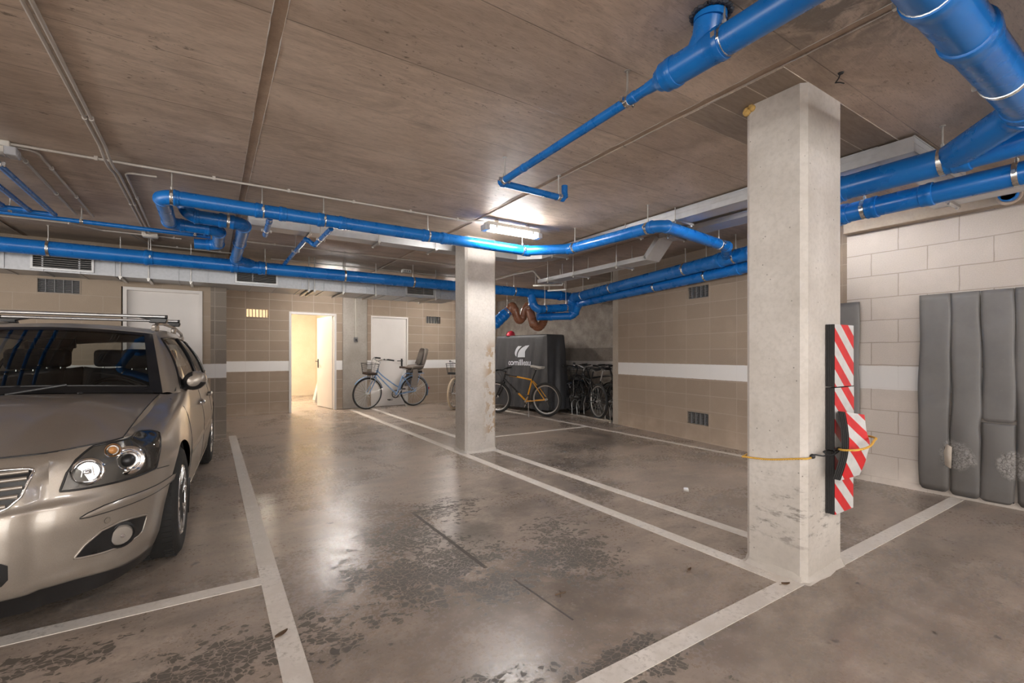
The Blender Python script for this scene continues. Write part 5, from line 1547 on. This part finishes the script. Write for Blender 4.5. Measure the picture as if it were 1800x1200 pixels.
def cabin(p, h):  # flank of the glasshouse: p 0 front .. 1 rear, h 0 belt .. 1 roof edge
    la = 1.43 + (2.03 - 1.43) * h; ld = 4.52 + (4.36 - 4.52) * h
    lb = 1.43 + (4.52 - 1.43) * p; lr = 2.03 + (4.36 - 2.03) * p
    l = la + (ld - la) * p
    b = beltp(lb); r = roof_edge(lr)
    bow = .030 * math.sin(math.pi * h)
    return b[0] + (r[0] - b[0]) * h + bow, l, b[2] + (r[2] - b[2]) * h + bow * .25
YAW = .056; CX, CY = -1.057, 2.62
def car_world(p):
    x, l, z = p; c_, s_ = math.cos(YAW), math.sin(YAW)
    return (CX + x * c_ + l * s_, CY - x * s_ + l * c_, z)
#</geom>
def paint_car():
    m, nt, b = new_mat('champagne car paint'); t = NT(nt)
    o = t.obj(); n = t.noise(o, 300, 2); d = t.noise(t.mapv(o, (1, 1, 1)), 3, 6, .6)
    c = t.mix(t.rng(n, .35, .65), (.335, .294, .252), (.365, .322, .277))
    t.link(c, b.inputs['Base Color']); b.inputs['Metallic'].default_value = .55
    t.link(t.rng(d, .3, .7, .34, .42), b.inputs['Roughness'])
    b.inputs['Coat Weight'].default_value = .8
    t.link(t.rng(d, .3, .75, .04, .16), b.inputs['Coat Roughness'])
    return m
M['car'] = paint_car()
M['carblack'] = plain('car black trim', (.012, .012, .013), .35, var=.2)
M['lampdark'] = plain('headlamp housing', (.115, .108, .10), .25, .25, .1, 8)
M['lens'] = glass('clear lamp lens', (.96, .96, .95), 1.45)
M['windscreen'] = glass('windscreen glass', (.72, .76, .74), 1.52)
M['sideglass'] = glass('tinted side glass', (.42, .45, .44), 1.52)
M['rearglass'] = glass('rear window glass', (.80, .82, .81), 1.45)
M['cabin'] = plain('dark cabin trim', (.032, .030, .029), .75, var=.1)
M['cloth'] = plain('dark seat cloth', (.030, .030, .034), .9, var=.2, scale=30)
M['amberlens'] = plain('amber bulb', (.45, .20, .06), .2)
M['tyre'] = plain('tyre rubber', (.014, .0135, .013), .8, var=.2, scale=40)
M['alloy'] = plain('alloy wheel', (.58, .57, .56), .28, .9, .04)
M['foglens'] = plain('frosted fog lamp', (.34, .31, .28), .15, .3)

car = thing('estate_car', 'champagne silver estate car with roof bars parked in the left bay', 'car', (CX, CY, 0), local=True, rot=-YAW)
def sp(f): return [V(p) for p in f]
# ---- painted flanks, split into panels
ss = set()
N = 150
for k in range(N + 1): ss.add(round(k / N, 5))
for c in (WF, WR):
    for d in (-ARCH, ARCH): ss.add(round(s_at(c + d), 5)); ss.add(round(s_at(c + d * 1.004), 5))
    for k in range(-8, 9): ss.add(round(s_at(c + ARCH * math.sin(k / 8 * PI / 2) * .999), 5))
for l in (.60, 1.285, 2.30, 3.22, 4.33): ss.add(round(s_at(l), 5))
for x in (.50,): ss.add(round(s_x(x), 5))
ss = sorted(ss)
low = [.165, .185, .205, .222, .24, .255, .27, .29, .31, .34, .38, .42, .46, .50, .53, .548, .56, .570, .580, .590, .601, .612]
upf = [.10, .22, .34, .46, .58, .68, .76, .83, .88, .92, .95, .97, .985, 1.0]
def rows_at(s):
    zb, zt = zbot(s), ztop(s)
    return [max(zb, z) for z in low] + [max(zb, .612 + (zt - .612) * f) for f in upf]
RZ = [rows_at(s) for s in ss]
def key(s, z):
    x, l = plan(s)
    if l < .585 and (z < .612 or s < s_x(.50)): return 'front_bumper'
    if l > 4.33: return 'rear_bumper' if z < .62 else 'tailgate_skin'
    if z < .270 and 1.25 < l < 3.28: return 'side_sill'
    if l < 1.285: return 'front_fender'
    if l < 2.30: return 'front_door'
    if l < 3.22: return 'rear_door'
    return 'rear_quarter'
panels = {}
for i in range(len(ss) - 1):
    for j in range(len(low) + len(upf) - 1):
        za, zb_, zc, zd = RZ[i][j], RZ[i][j + 1], RZ[i + 1][j + 1], RZ[i + 1][j]
        if zb_ - za < 1e-5 and zc - zd < 1e-5: continue
        s0, s1 = ss[i], ss[i + 1]; k = key((s0 + s1) / 2, (za + zb_ + zc + zd) / 4)
        for sx in (1, -1):
            kk = k if k in ('front_bumper', 'rear_bumper', 'tailgate_skin') else (k, sx)
            b = panels.setdefault(kk, MB())
            q = [body(s0, za, 0, sx), body(s0, zb_, 0, sx), body(s1, zc, 0, sx), body(s1, zd, 0, sx)]
            b.add(q, [(0, 1, 2, 3)])
PO = {}
for kk, b in panels.items():
    nm = kk if isinstance(kk, str) else kk[0]
    PO[kk] = b.build(nm, M['car'], car, smooth=50, weld=True)
# ---- hood
b = MB(); xs = [XH * math.sin(k / 24 * PI / 2) for k in range(-24, 25)]
b.grid([[hood(x, k / 26) for x in xs] for k in range(27)]); hoodo = b.build('hood', M['car'], car, smooth=60)
for sx in (1, -1):   # fender shoulder strip beside the hood
    b = MB(); rows = []
    for k in range(140):
        l = .16 + (1.46 - .16) * k / 139; s = s_at(l); e = body(s, ztop(s), 0, sx); lf = hood_front(min(XH, e[0] * sx))[0]; lb_ = cowl(min(XH, e[0] * sx))[0]
        bb = min(1, max(0, (e[1] - lf) / (lb_ - lf))); hh = hood(min(XH, e[0] * sx) * sx, bb)
        rows.append([e, ((e[0] + hh[0]) / 2, (e[1] + hh[1]) / 2, (e[2] + hh[2]) / 2), hh])
    b.grid(rows)
    b.build('fender_top', M['car'], car, smooth=60)
# ---- seams
b = MB()
b.tube([V(hood(x, 0)) + V((0, -.001, .001)) for x in xs], .0035, 6)
for sx in (1, -1): b.tube([V(hood(XH * sx, k / 20)) + V((0, 0, .0005)) for k in range(21)], .0032, 6)
for sx in (1, -1):
    b.tube([body(s_at(.43 + (.565 - .43) * k / 6), .612 - .015 * max(0, k / 6), .0004, sx) for k in range(7)], .0026, 6)
    for l, z0, z1 in ((1.285, .22, .90), (2.30, .22, .945), (3.22, .52, .965)):
        b.tube([body(s_at(l + .03 * math.sin((z - .2) * 2)), z, .0004, sx) for z in [z0 + (z1 - z0) * k / 12 for k in range(13)]], .0028, 6)
    b.tube([body(s_at(l), .270, .0004, sx) for l in [1.285 + (3.2 - 1.285) * k / 16 for k in range(17)]], .0026, 6)
b.build('panel_gap', M['carblack'], car, smooth=80)
for sx in (1, -1):   # protective side moulding on the doors
    for l0, l1 in ((1.33, 2.27), (2.33, 3.16)):
        ls = [l0 + (l1 - l0) * k / 12 for k in range(13)]
        b = MB().grid([[body(s_at(l), .53 + .028 * a, .006 * (1 - a * a) + .0008, sx) for a in (-1, -.8, 0, .8, 1)] for l in ls])
        b.build('side_moulding', M['car'], car, smooth=60)
# ---- patches that follow the bodywork
def patch(cols, off, n=8, both=True, bulge=0.0, sub=4):
    """cols: (s, z low, z high)"""
    b = MB(); cs = []
    for (a, c, d), (e, f, g) in zip(cols, cols[1:]):
        for k in range(sub): t_ = k / sub; cs.append((a + (e - a) * t_, c + (f - c) * t_, d + (g - d) * t_))
    cs.append(cols[-1])
    m = len(cs)
    for sx in ((1, -1) if both else (1,)):
        b.grid([[body(s, z0 + (z1 - z0) * k / n, off + bulge * math.sin(PI * k / n) * math.sin(PI * i / (m - 1)), sx) for k in range(n + 1)] for i, (s, z0, z1) in enumerate(cs)])
    return b
def rim_tube(cols, off, r, both=True, sub=4):
    b = MB()
    cs = []
    for (a, c, d), (e, f, g) in zip(cols, cols[1:]):
        for k in range(sub): t_ = k / sub; cs.append((a + (e - a) * t_, c + (f - c) * t_, d + (g - d) * t_))
    cs.append(cols[-1])
    for sx in ((1, -1) if both else (1,)):
        loop = [body(s, z0, off, sx) for s, z0, z1 in cs] + [body(s, z1, off, sx) for s, z0, z1 in cs[::-1]]
        b.tube(loop, r, 6, closed=True)
    return b
def bn(s, z, sx=1):
    p = V(body(s, z, 0, sx)); a = V(body(s + .004, z, 0, sx)) - V(body(s - .004, z, 0, sx)); c = V(body(s, z + .008, 0, sx)) - V(body(s, z - .008, 0, sx))
    n = a.cross(c).normalized()
    if n.y > 0 and abs(n.x) < .9: n = -n
    if n.x * sx < 0 and abs(n.x) > .3: n = -n
    return p, n
_z = lambda q, d: (ztop(q) - d)
HL = [(.0915, .619, .624), (.096, .616, .690), (.1024, .614, .738), (.109, .613, .764), (.116, .613, _z(.116, .005)), (.130, .614, _z(.13, .006)), (.150, .617, _z(.15, .007)), (.165, .620, _z(.165, .009)), (.173, .680, _z(.173, .011)), (.181, .730, _z(.181, .014)), (.190, .764, _z(.19, .022)), (.195, .774, .782)]
for sx in (1, -1):
    def one(bld): return bld
    hb_ = MB(); full = patch(HL, .002, 10, both=False)
    hb_.v = [V((p.x * sx, p.y, p.z)) for p in full.v]; hb_.f = full.f
    lampo = hb_.build('headlight', M['lampdark'], car, smooth=70)
    for (s, z, R1, R2, mt) in ((.1085, .682, .058, .040, 'chrome'), (.1355, .700, .066, .034, 'chrome'), (.1265, .757, .032, .022, 'chrome')):
        p, n = bn(s, z, sx); n = (n + V((0, -1.2, 0))).normalized()
        q = MB().lathe(p + n * .006, n, [(R1, 0), (R1 * 1.02, .006), (R1 * .93, .012), (R1 * .72, .004), (R2, .0)], 28)
        q.build('reflector', M[mt], lampo)
        if R1 > .06:
            q = MB().sphere(p + n * .004, R2 * .9, 20, 12); q.build('projector', M['lampglass'] if 'lampglass' in M else M['carblack'], lampo)
            q = MB().torus(p + n * .016, n, R2 * 1.25, .005, 28, 8); q.build('bulb_ring', M['chrome'], lampo)
        elif R1 > .04:
            q = MB().sphere(p + n * .010, (.016, .016, .012), 14, 8); q.build('bulb', M['chrome'], lampo)
            for k in (-1, 1): q = MB().bar(p + n * .012 + V((k * .02, 0, -.02)), p + n * .012 + V((k * .014, 0, .022)), .012, .004); q.build('bulb_shield', M['chrome'], lampo)
        else:
            q = MB().sphere(p + n * .006, (.018, .018, .018), 14, 8); q.build('bulb', M['amberlens'], lampo)
    g = patch(HL, .008, 10, both=False, bulge=.006); gg = MB(); gg.v = [V((p.x * sx, p.y, p.z)) for p in g.v]; gg.f = g.f
    gg.build('lamp_lens', M['lens'], lampo, smooth=80)
    g = rim_tube(HL, .006, .0045, both=False); gg = MB(); gg.v = [V((p.x * sx, p.y, p.z)) for p in g.v]; gg.f = g.f
    gg.build('lamp_seal', M['carblack'], lampo, smooth=80)
FG = [(.0990, .322, .330), (.1045, .316, .372), (.115, .308, .413), (.127, .305, .425), (.140, .306, .420), (.150, .312, .410), (.1545, .328, .404), (.1575, .385, .402)]
def one_side(b, sx):
    q = MB(); q.v = [V((p.x * sx, p.y, p.z)) for p in b.v]; q.f = b.f; return q
for sx in (1, -1):
    fb = one_side(patch(FG, .002, 8, both=False), sx).build('fog_lamp_recess', M['carblack'], car, smooth=70)
    one_side(rim_tube(FG, .002, .005, both=False), sx).build('recess_lip', M['car'], fb, smooth=80)
    p, n = bn(.1300, .362, sx); n = (n + V((0, -.8, 0))).normalized()
    MB().lathe(p, n, [(.060, 0), (.060, .010), (.050, .016), (.046, .008)], 28).build('fog_lamp_ring', M['carblack'], fb)
    MB().lathe(p + n * .004, n, [(.046, .004), (.040, .012), (.02, .016), (0, .017)], 28).build('fog_lamp', M['foglens'], fb)
    MB().lathe(p + n * .018, n, [(.010, 0), (.009, .006), (0, .007)], 12).build('fog_lamp_bulb', M['chrome'], fb)
ML = [(.1010, .493, .497), (.106, .490, .510), (.116, .491, .524), (.132, .492, .533), (.150, .491, .531), (.170, .491, .528), (.190, .493, .529), (.205, .496, .530), (.2150, .500, .524)]
for sx in (1, -1):
    bm_ = one_side(patch(ML, .002, 6, both=False, bulge=.007), sx).build('bumper_moulding', M['car'], car, smooth=80)
    one_side(rim_tube(ML, .001, .0028, both=False), sx).build('moulding_gap', M['carblack'], bm_, smooth=80)
for sx in (1, -1):
    p, n = bn(.1185, .452, sx)
    q = MB().lathe(p, n, [(.013, 0), (.013, .002), (.011, .0025), (.0105, .001), (.008, .001), (.008, .003), (0, .0035)], 20); q.build('parking_sensor', M['car'], car)
    q = MB().torus(p + n * .001, n, .0125, .0012, 24, 6); q.build('sensor_ring', M['carblack'], car)
GR = [(0.0, .560, .738), (.02, .562, .738), (.045, .566, .737), (.058, .577, .736), (.0648, .592, .735), (.071, .627, .733), (.0752, .690, .729), (.0772, .718, .724)]
gr = patch(GR, .003, 8).build('grille', M['carblack'], car, smooth=70)
rim_tube(GR, .006, .006).build('grille_frame', M['chrome'], gr, smooth=80)
b = MB()
for z in (.600, .632, .664, .696, .722):
    smax = lut(z, [(.56, .045), (.577, .056), (.592, .0625), (.627, .069), (.690, .0735), (.73, .0750)])
    for sx in (1, -1): b.tube([body(smax * k / 16, z, .009, sx) for k in range(17)], .0085, 8)
b.build('grille_slat', M['car'], gr, smooth=80)
IN = [(0, .283, .395), (.03, .283, .395), (.055, .285, .392), (.0625, .292, .386), (.0655, .315, .372)]
inn = patch(IN, .002, 6).build('lower_intake', M['carblack'], car, smooth=70)
b = MB()
for z in (.31, .335, .36):
    for sx in (1, -1): b.tube([body(.062 * k / 12, z, .005, sx) for k in range(13)], .005, 6)
b.build('intake_slat', M['lampdark'], inn, smooth=80)
LP = [(q, .135 + .012 * max(0, 1 - q / .1), zbot(q) + .012) for q in [k * .02 for k in range(10)] + [s_at(.548)]]
patch(LP, .006, 6).build('lip_spoiler', M['carblack'], car, smooth=70)
# ---- under side and wheel wells
b = MB(); b.box((-.60, .48, .20), (.60, 4.35, .24)); b.build('underbody', M['cabin'], car)
for c in (WF, WR):
    for sx in (1, -1):
        b = MB()
        rows = []
        for k in range(25):
            a = PI * (k / 24) * 1.1 - .05 * PI; y = c - (ARCH + .004) * math.cos(a); z = RAD + (ARCH + .004) * math.sin(a)
            rows.append([(sx * (.80 if z < .52 else .845), y, z), (sx * .50, y, z)])
        b.grid(rows)
        b.add([(sx * .5, c - .40, .15), (sx * .5, c + .40, .15), (sx * .5, c + .40, .72), (sx * .5, c - .40, .72)], [(0, 1, 2, 3)])
        b.build('wheel_well', M['cabin'], car, smooth=60)
# ---- glasshouse
us = [-1 + 2 * k / 24 for k in range(25)]
inU = lambda u: abs(u) < .93
b = MB(); b.grid([[wind(.93 * (-1 + 2 * k / 20), .055 + (.945 - .055) * j / 12) for k in range(21)] for j in range(13)]); ws = b.build('windscreen', M['windscreen'], car, smooth=80)
b = MB()
def wb(u, t_): return V(wind(u, t_)) + V((0, -.001, .001))
b.grid([[wb(-1 + 2 * k / 24, .075 * j / 3) for k in range(25)] for j in range(4)]); b.grid([[wb(-1 + 2 * k / 24, .94 + .06 * j / 3) for k in range(25)] for j in range(4)])
for sx in (1, -1): b.grid([[wb(sx * (.91 + .09 * k / 3), j / 12) for k in range(4)] for j in range(13)])
b.build('windscreen_border', M['carblack'], ws, smooth=80)
for sx in (1, -1):
    b = MB()
    rows = []
    for j in range(15):
        t_ = j / 14; a = V(wind(1, t_)); c = V(cabin(0, t_)); mid = (a + c) / 2 + V((.012, -.008, .006))
        rows.append([V((sx * p.x, p.y, p.z)) for p in (a, a.lerp(mid, .5) + V((.003, 0, .003)), mid, mid.lerp(c, .5), c)])
    b.grid(rows)
    b.build('windscreen_pillar', M['car'], car, smooth=70)
# flanks of the glasshouse: painted frame cells round three window openings
PS = [0, .012, .025, .20, .335, .365, .50, .64, .668, .80, .915, .95, 1.0]
HS = [0, .05, .10, .3, .5, .7, .86, .93, 1.0]
wins = [(.025, .335), (.365, .64), (.668, .915)]
b = MB(); bk_ = MB()
for sx in (1, -1):
    for i in range(len(PS) - 1):
        for j in range(len(HS) - 1):
            pm_, hm = (PS[i] + PS[i + 1]) / 2, (HS[j] + HS[j + 1]) / 2
            if any(a < pm_ < c for a, c in wins) and .05 < hm < .86: continue
            n2 = 4
            g = [[cabin(PS[i] + (PS[i + 1] - PS[i]) * k / n2, HS[j] + (HS[j + 1] - HS[j]) * q / 2) for q in range(3)] for k in range(n2 + 1)]
            dark = .05 < hm < .86 and (PS[i] in (.335, .64))
            (bk_ if dark else b).grid([[(sx * p[0], p[1], p[2]) for p in r] for r in g])
b.build('window_frame', M['car'], car, smooth=60, weld=True); bk_.build('door_pillar', M['carblack'], car, smooth=60, weld=True)
for sx in (1, -1):
    for a, c in wins:
        b = MB(); g = [[cabin(a + (c - a) * k / 8, .05 + .81 * q / 8) for q in range(9)] for k in range(9)]
        b.grid([[(sx * (p[0] - .004), p[1], p[2]) for p in r] for r in g]); so = b.build('side_window', M['sideglass'], car, smooth=80)
        loop = [g[k][0] for k in range(9)] + [g[8][q] for q in range(1, 9)] + [g[k][8] for k in range(7, -1, -1)] + [g[0][q] for q in range(7, 0, -1)]
        MB().tube([(sx * (p[0] + .001), p[1], p[2]) for p in loop], .0075, 6, closed=True).build('window_seal', M['carblack'], so, smooth=80)
def roof(u, q):
    l0 = 1.93 + .10 * u * u; l = l0 + (4.42 - l0) * q; e = roof_edge(l)
    zf = 1.392 - .032 * u * u; z = e[2] + .046 * (1 - u * u); w_ = sstep(l - l0, 0, .40)
    return e[0] * u * (.56 / .565 if q == 0 else 1), l, zf * (1 - w_) + z * w_ if w_ < 1 else z
b = MB(); b.grid([[roof(-1 + 2 * k / 24, j / 40) for k in range(25)] for j in range(41)]); b.build('roof', M['car'], car, smooth=70)
b = MB(); b.grid([[V(roof(-1 + 2 * k / 12, .02 + .96 * j / 12)) - V((0, 0, .03)) for k in range(13)] for j in range(13)]); b.build('headliner', M['cabin'], car, smooth=70)
# tailgate with the rear window
def tail(u, t_):
    xb, xt = .70 * u, .53 * u; return xb + (xt - xb) * t_, 4.60 - .10 * u * u + (4.42 - 4.56) * t_ - .03 * abs(u) * t_, .985 + (roof(u, 1)[2] - .985) * t_
b = MB()
uu = [-1, -.84, -.5, 0, .5, .84, 1]; tt = [0, .10, .4, .75, .90, 1]
for i in range(6):
    for j in range(5):
        if 0 < i < 5 and 0 < j < 4: continue
        b.grid([[tail(uu[i] + (uu[i + 1] - uu[i]) * k / 4, tt[j] + (tt[j + 1] - tt[j]) * q / 3) for k in range(5)] for q in range(4)])
for sx in (1, -1): b.grid([[tail(sx, j / 8), (sx * cabin(1, j / 8)[0], cabin(1, j / 8)[1], cabin(1, j / 8)[2])] for j in range(9)])
b.add([body(s_at(4.33), ztop(s_at(4.33))), body(s_at(4.33), ztop(s_at(4.33)), 0, -1), tail(-1, 0), tail(1, 0)], [(0, 1, 2, 3)])
b.grid([[body(1 - .28 * k / 20, .985, 0, sx_) for sx_ in (1, -1)] for k in range(21)])
b.build('tailgate', M['car'], car, smooth=60)
b = MB(); b.grid([[tail(-.85 + 1.7 * k / 10, .09 + .82 * q / 8) for k in range(11)] for q in range(9)]); b.build('rear_window', M['rearglass'], car, smooth=80)
for sx in (1, -1): MB().grid([[body(s, .64 + .30 * k / 6, .004, sx) for k in range(7)] for s in [s_at(4.30 + .28 * j / 8) for j in range(9)]]).build('tail_light', M['redlens'], car, smooth=70)
# ---- cabin
b = MB()
b.grid([[(x, l, z) for x in (-.72, -.4, 0, .4, .72)] for l, z in ((1.36, .90), (1.44, .925), (1.62, .915), (1.74, .90), (1.80, .84), (1.80, .55))])
b.add([(-.74, 1.3, .26), (.74, 1.3, .26), (.74, 4.5, .26), (-.74, 4.5, .26)], [(0, 1, 2, 3)])
b.tube([(x, 1.78, .90 + .035 * max(0, 1 - ((x - .36) / .20) ** 2)) for x in [.12 + .03 * k for k in range(17)]], .035, 10)
for sx in (1, -1): b.add([(sx * .78, 1.4, .26), (sx * .78, 4.4, .26), (sx * .77, 4.4, .93), (sx * .74, 1.4, .90)], [(0, 1, 2, 3)])
b.build('dashboard', M['cabin'], car, smooth=50)
b = MB().torus((.37, 1.86, .86), (0, .88, .48), .185, .015, 40, 10); b.bar((.37, 1.86, .86), (.37, 1.72, .80), .05, .05); b.bar((.19, 1.86, .86), (.55, 1.86, .86), .04, .02); b.obox((.37, 1.855, .86), (.13, .05, .12)); b.build('steering_wheel', M['carblack'], car, smooth=60)
def seat_car(x, l, w_):
    b = MB()
    b.grid([[(x + w_ / 2 * u * (1.0), l + a, z + .02 * u * u) for u in (-1, -.6, 0, .6, 1)] for a, z in ((-.02, .42), (.0, .50), (.30, .48), (.48, .47), (.56, .55), (.66, .80), (.72, 1.02), (.73, 1.06), (.77, 1.05), (.76, .80), (.66, .45))])
    o = b.build('seat', M['cloth'], car, solid=.02, smooth=60)
    q = MB().obox((x, l + .78, 1.16), (.25, .09, .17)); q.build('headrest', M['cloth'], o, bevel=.035)
    for k in (-.05, .05): MB().cyl((x + k, l + .77, 1.0), (x + k, l + .78, 1.14), .006, 8).build('headrest_post', M['steel'], o)
seat_car(.37, 1.95, .50); seat_car(-.37, 1.95, .50); seat_car(-.42, 2.80, .44); seat_car(.42, 2.80, .44); seat_car(0, 2.80, .38)
b = MB().obox((0, 2.02, 1.28), (.22, .03, .07), Matrix.Rotation(.2, 3, 'X')); b.cyl((0, 2.0, 1.30), (0, 2.0, 1.38), .008, 8); b.build('rear_view_mirror', M['carblack'], car, bevel=.015)
# ---- mirrors, handles, wipers, washer jets
for sx in (1, -1):
    b = MB(); c = V((sx * .868, 1.64, 1.005))
    rows = []
    for k in range(9):
        a = PI * k / 8; rr = math.sin(a) ** .6; rows.append([c + V((sx * (.076 * math.cos(q) * rr), .075 * -math.cos(a) ,   .070 * math.sin(q) * rr + .010 * math.cos(q) * rr)) for q in [2 * PI * n_ / 18 for n_ in range(18)]])
    b.grid(rows, wrap=True); mo = b.build('door_mirror', M['car'], car, smooth=80)
    b = MB(); b.grid([[c + (p - c) * 1.03 for p in r[5:18]] for r in rows[1:-1]]); b.build('mirror_shell_base', M['carblack'], mo, smooth=80)
    q = MB().add([c + V((sx * .062 * math.cos(a), .068, .060 * math.sin(a))) for a in [2 * PI * n_ / 20 for n_ in range(20)]], [list(range(20))]); q.build('mirror_glass', M['chrome'], mo)
    q = MB().tube([V((sx * .775, 1.60, .945)), V((sx * .80, 1.62, .955)), V((sx * .85, 1.64, .975))], [.040, .034, .030], 10, flat=.7); q.build('mirror_foot', M['carblack'], mo)
    q = MB(); q.add([V((sx * (cabin(0, .02)[0] + .006), 1.45, .94)), V((sx * (cabin(.045, .03)[0] + .006), 1.62, .95)), V((sx * (cabin(.03, .22)[0] + .006), 1.66, 1.035))], [(0, 1, 2)]); q.build('mirror_triangle', M['carblack'], mo)
    for l in (2.12, 3.05):
        s = s_at(l); p0 = V(body(s_at(l - .09), .80, .006, sx)); p1 = V(body(s_at(l + .09), .81, .006, sx)); n = V((sx, 0, 0))
        q = MB().tube([p0, p0 + n * .028 + V((0, .02, 0)), p1 + n * .028 - V((0, .02, 0)), p1], [.012, .013, .013, .012], 8); q.build('door_handle', M['chrome'] if l < 2.5 else M['car'], car, smooth=60)
for x0, x1 in ((-.55, .05), (.0, .62)):
    b = MB(); b.tube([V(wind(x / .70, .045)) + V((0, -.012, .022)) for x in [x0 + (x1 - x0) * k / 10 for k in range(11)]], .006, 6); b.tube([V(wind(x0 / .7, .0)) + V((0, -.03, .0)), V(wind((x0 + .25) / .7, .045)) + V((0, -.014, .028))], .009, 6)
    b.build('wiper', M['carblack'], car, smooth=60)
for x in (.33, -.33):
    p = V(hood(x, .93)); MB().sphere(p + V((0, 0, .006)), (.014, .020, .010), 12, 8).build('washer_jet', M['carblack'], car)
# ---- roof rails and bars
for sx in (1, -1):
    q = [V((sx * (roof_edge(l)[0] - .012), l, roof_edge(l)[2] + .018 + .042 * sstep(l, 2.06, 2.22) * (1 - sstep(l, 4.05, 4.25)))) for l in [2.06 + 2.2 * k / 30 for k in range(31)]]
    rail = MB().tube(q, .015, 10).build('roof_rail', M['car'], car, smooth=80)
    for l in (2.14, 3.15, 4.15): MB().obox((sx * (roof_edge(l)[0] - .012), l, roof_edge(l)[2] + .025), (.032, .16, .05)).build('rail_foot', M['car'], rail, bevel=.012)
for l in (2.24, 3.06):
    z = roof_edge(l)[2] + .118
    cb_ = MB().tube([(-.62, l, z), (.62, l, z)], .0135, 14, flat=1.0).build('roof_bar', M['alu'], car, smooth=60)
    for sx in (1, -1):
        MB().cyl((sx * .615, l, z), (sx * .632, l, z), .0145, 14).build('bar_cap', M['carblack'], cb_)
        b = MB(); x = roof_edge(l)[0] - .012
        b.prism([(-.06, -.052), (.055, -.052), (.065, -.02), (.05, -.012), (-.13, -.012), (-.05, -.03)], (sx * x, l - .035, z), (sx, 0, 0), (0, 0, 1), (0, .07, 0)); b.build('bar_foot', M['carblack'], cb_, bevel=.006)
# ---- wheels
def car_wheel(l, sx):
    c = V((sx * .765, l, RAD)); ax = V((sx, 0, 0)); R = RAD
    w_ = MB().lathe(c, ax, [(.205, -.095), (.215, -.100), (.270, -.104), (.296, -.097), (R - .006, -.082), (R, -.066), (R, .066), (R - .006, .082), (.296, .097), (.270, .104), (.215, .098), (.205, .090)], 56)
    b = w_
    for k in range(56):
        a = 2 * PI * k / 56
        for d, off in ((.055, 0), (-.055, .5)):
            a2 = a + off * 2 * PI / 56; p = c + V((sx * d, R * 1.001 * math.cos(a2), R * 1.001 * math.sin(a2)))
            b.obox(p, (.045, .020, .006), Matrix.Rotation(a2 - PI / 2, 3, 'X'))
    w_ = b.build('wheel', M['tyre'], car, smooth=40)
    b = MB().lathe(c, ax, [(.206, -.09), (.206, .094), (.200, .100), (.190, .094), (.186, .06), (.186, -.09)], 48); b.build('rim', M['alloy'], w_)
    b = MB().lathe(c, ax, [(.186, .0), (.06, .0), (.06, .01)], 40); b.build('wheel_disc', M['carblack'], w_)
    for k in range(7):
        a = 2 * PI * k / 7 + .3
        b = MB()
        for da in (-.13, .13):
            pts = [c + ax * .066 + V((0, .035 * math.cos(a), .035 * math.sin(a))), c + ax * .080 + V((0, .11 * math.cos(a + da * .5), .11 * math.sin(a + da * .5))), c + ax * .086 + V((0, .192 * math.cos(a + da), .192 * math.sin(a + da)))]
            b.tube(pts, [.020, .014, .016], 8, flat=.7)
        b.build('spoke', M['alloy'], w_, smooth=60)
    MB().lathe(c + ax * .055, ax, [(.055, 0), (.055, .022), (.040, .032), (0, .034)], 24).build('hub_cap', M['alloy'], w_)
for l in (WF, WR):
    for sx in (1, -1): car_wheel(l, sx)
for sx in (1, -1): MB().add([(sx * .86, WF + .40, .12), (sx * .66, WF + .40, .12), (sx * .66, WF + .385, .36), (sx * .87, WF + .385, .36)], [(0, 1, 2, 3)]).build('mud_flap', M['carblack'], car, solid=.008)
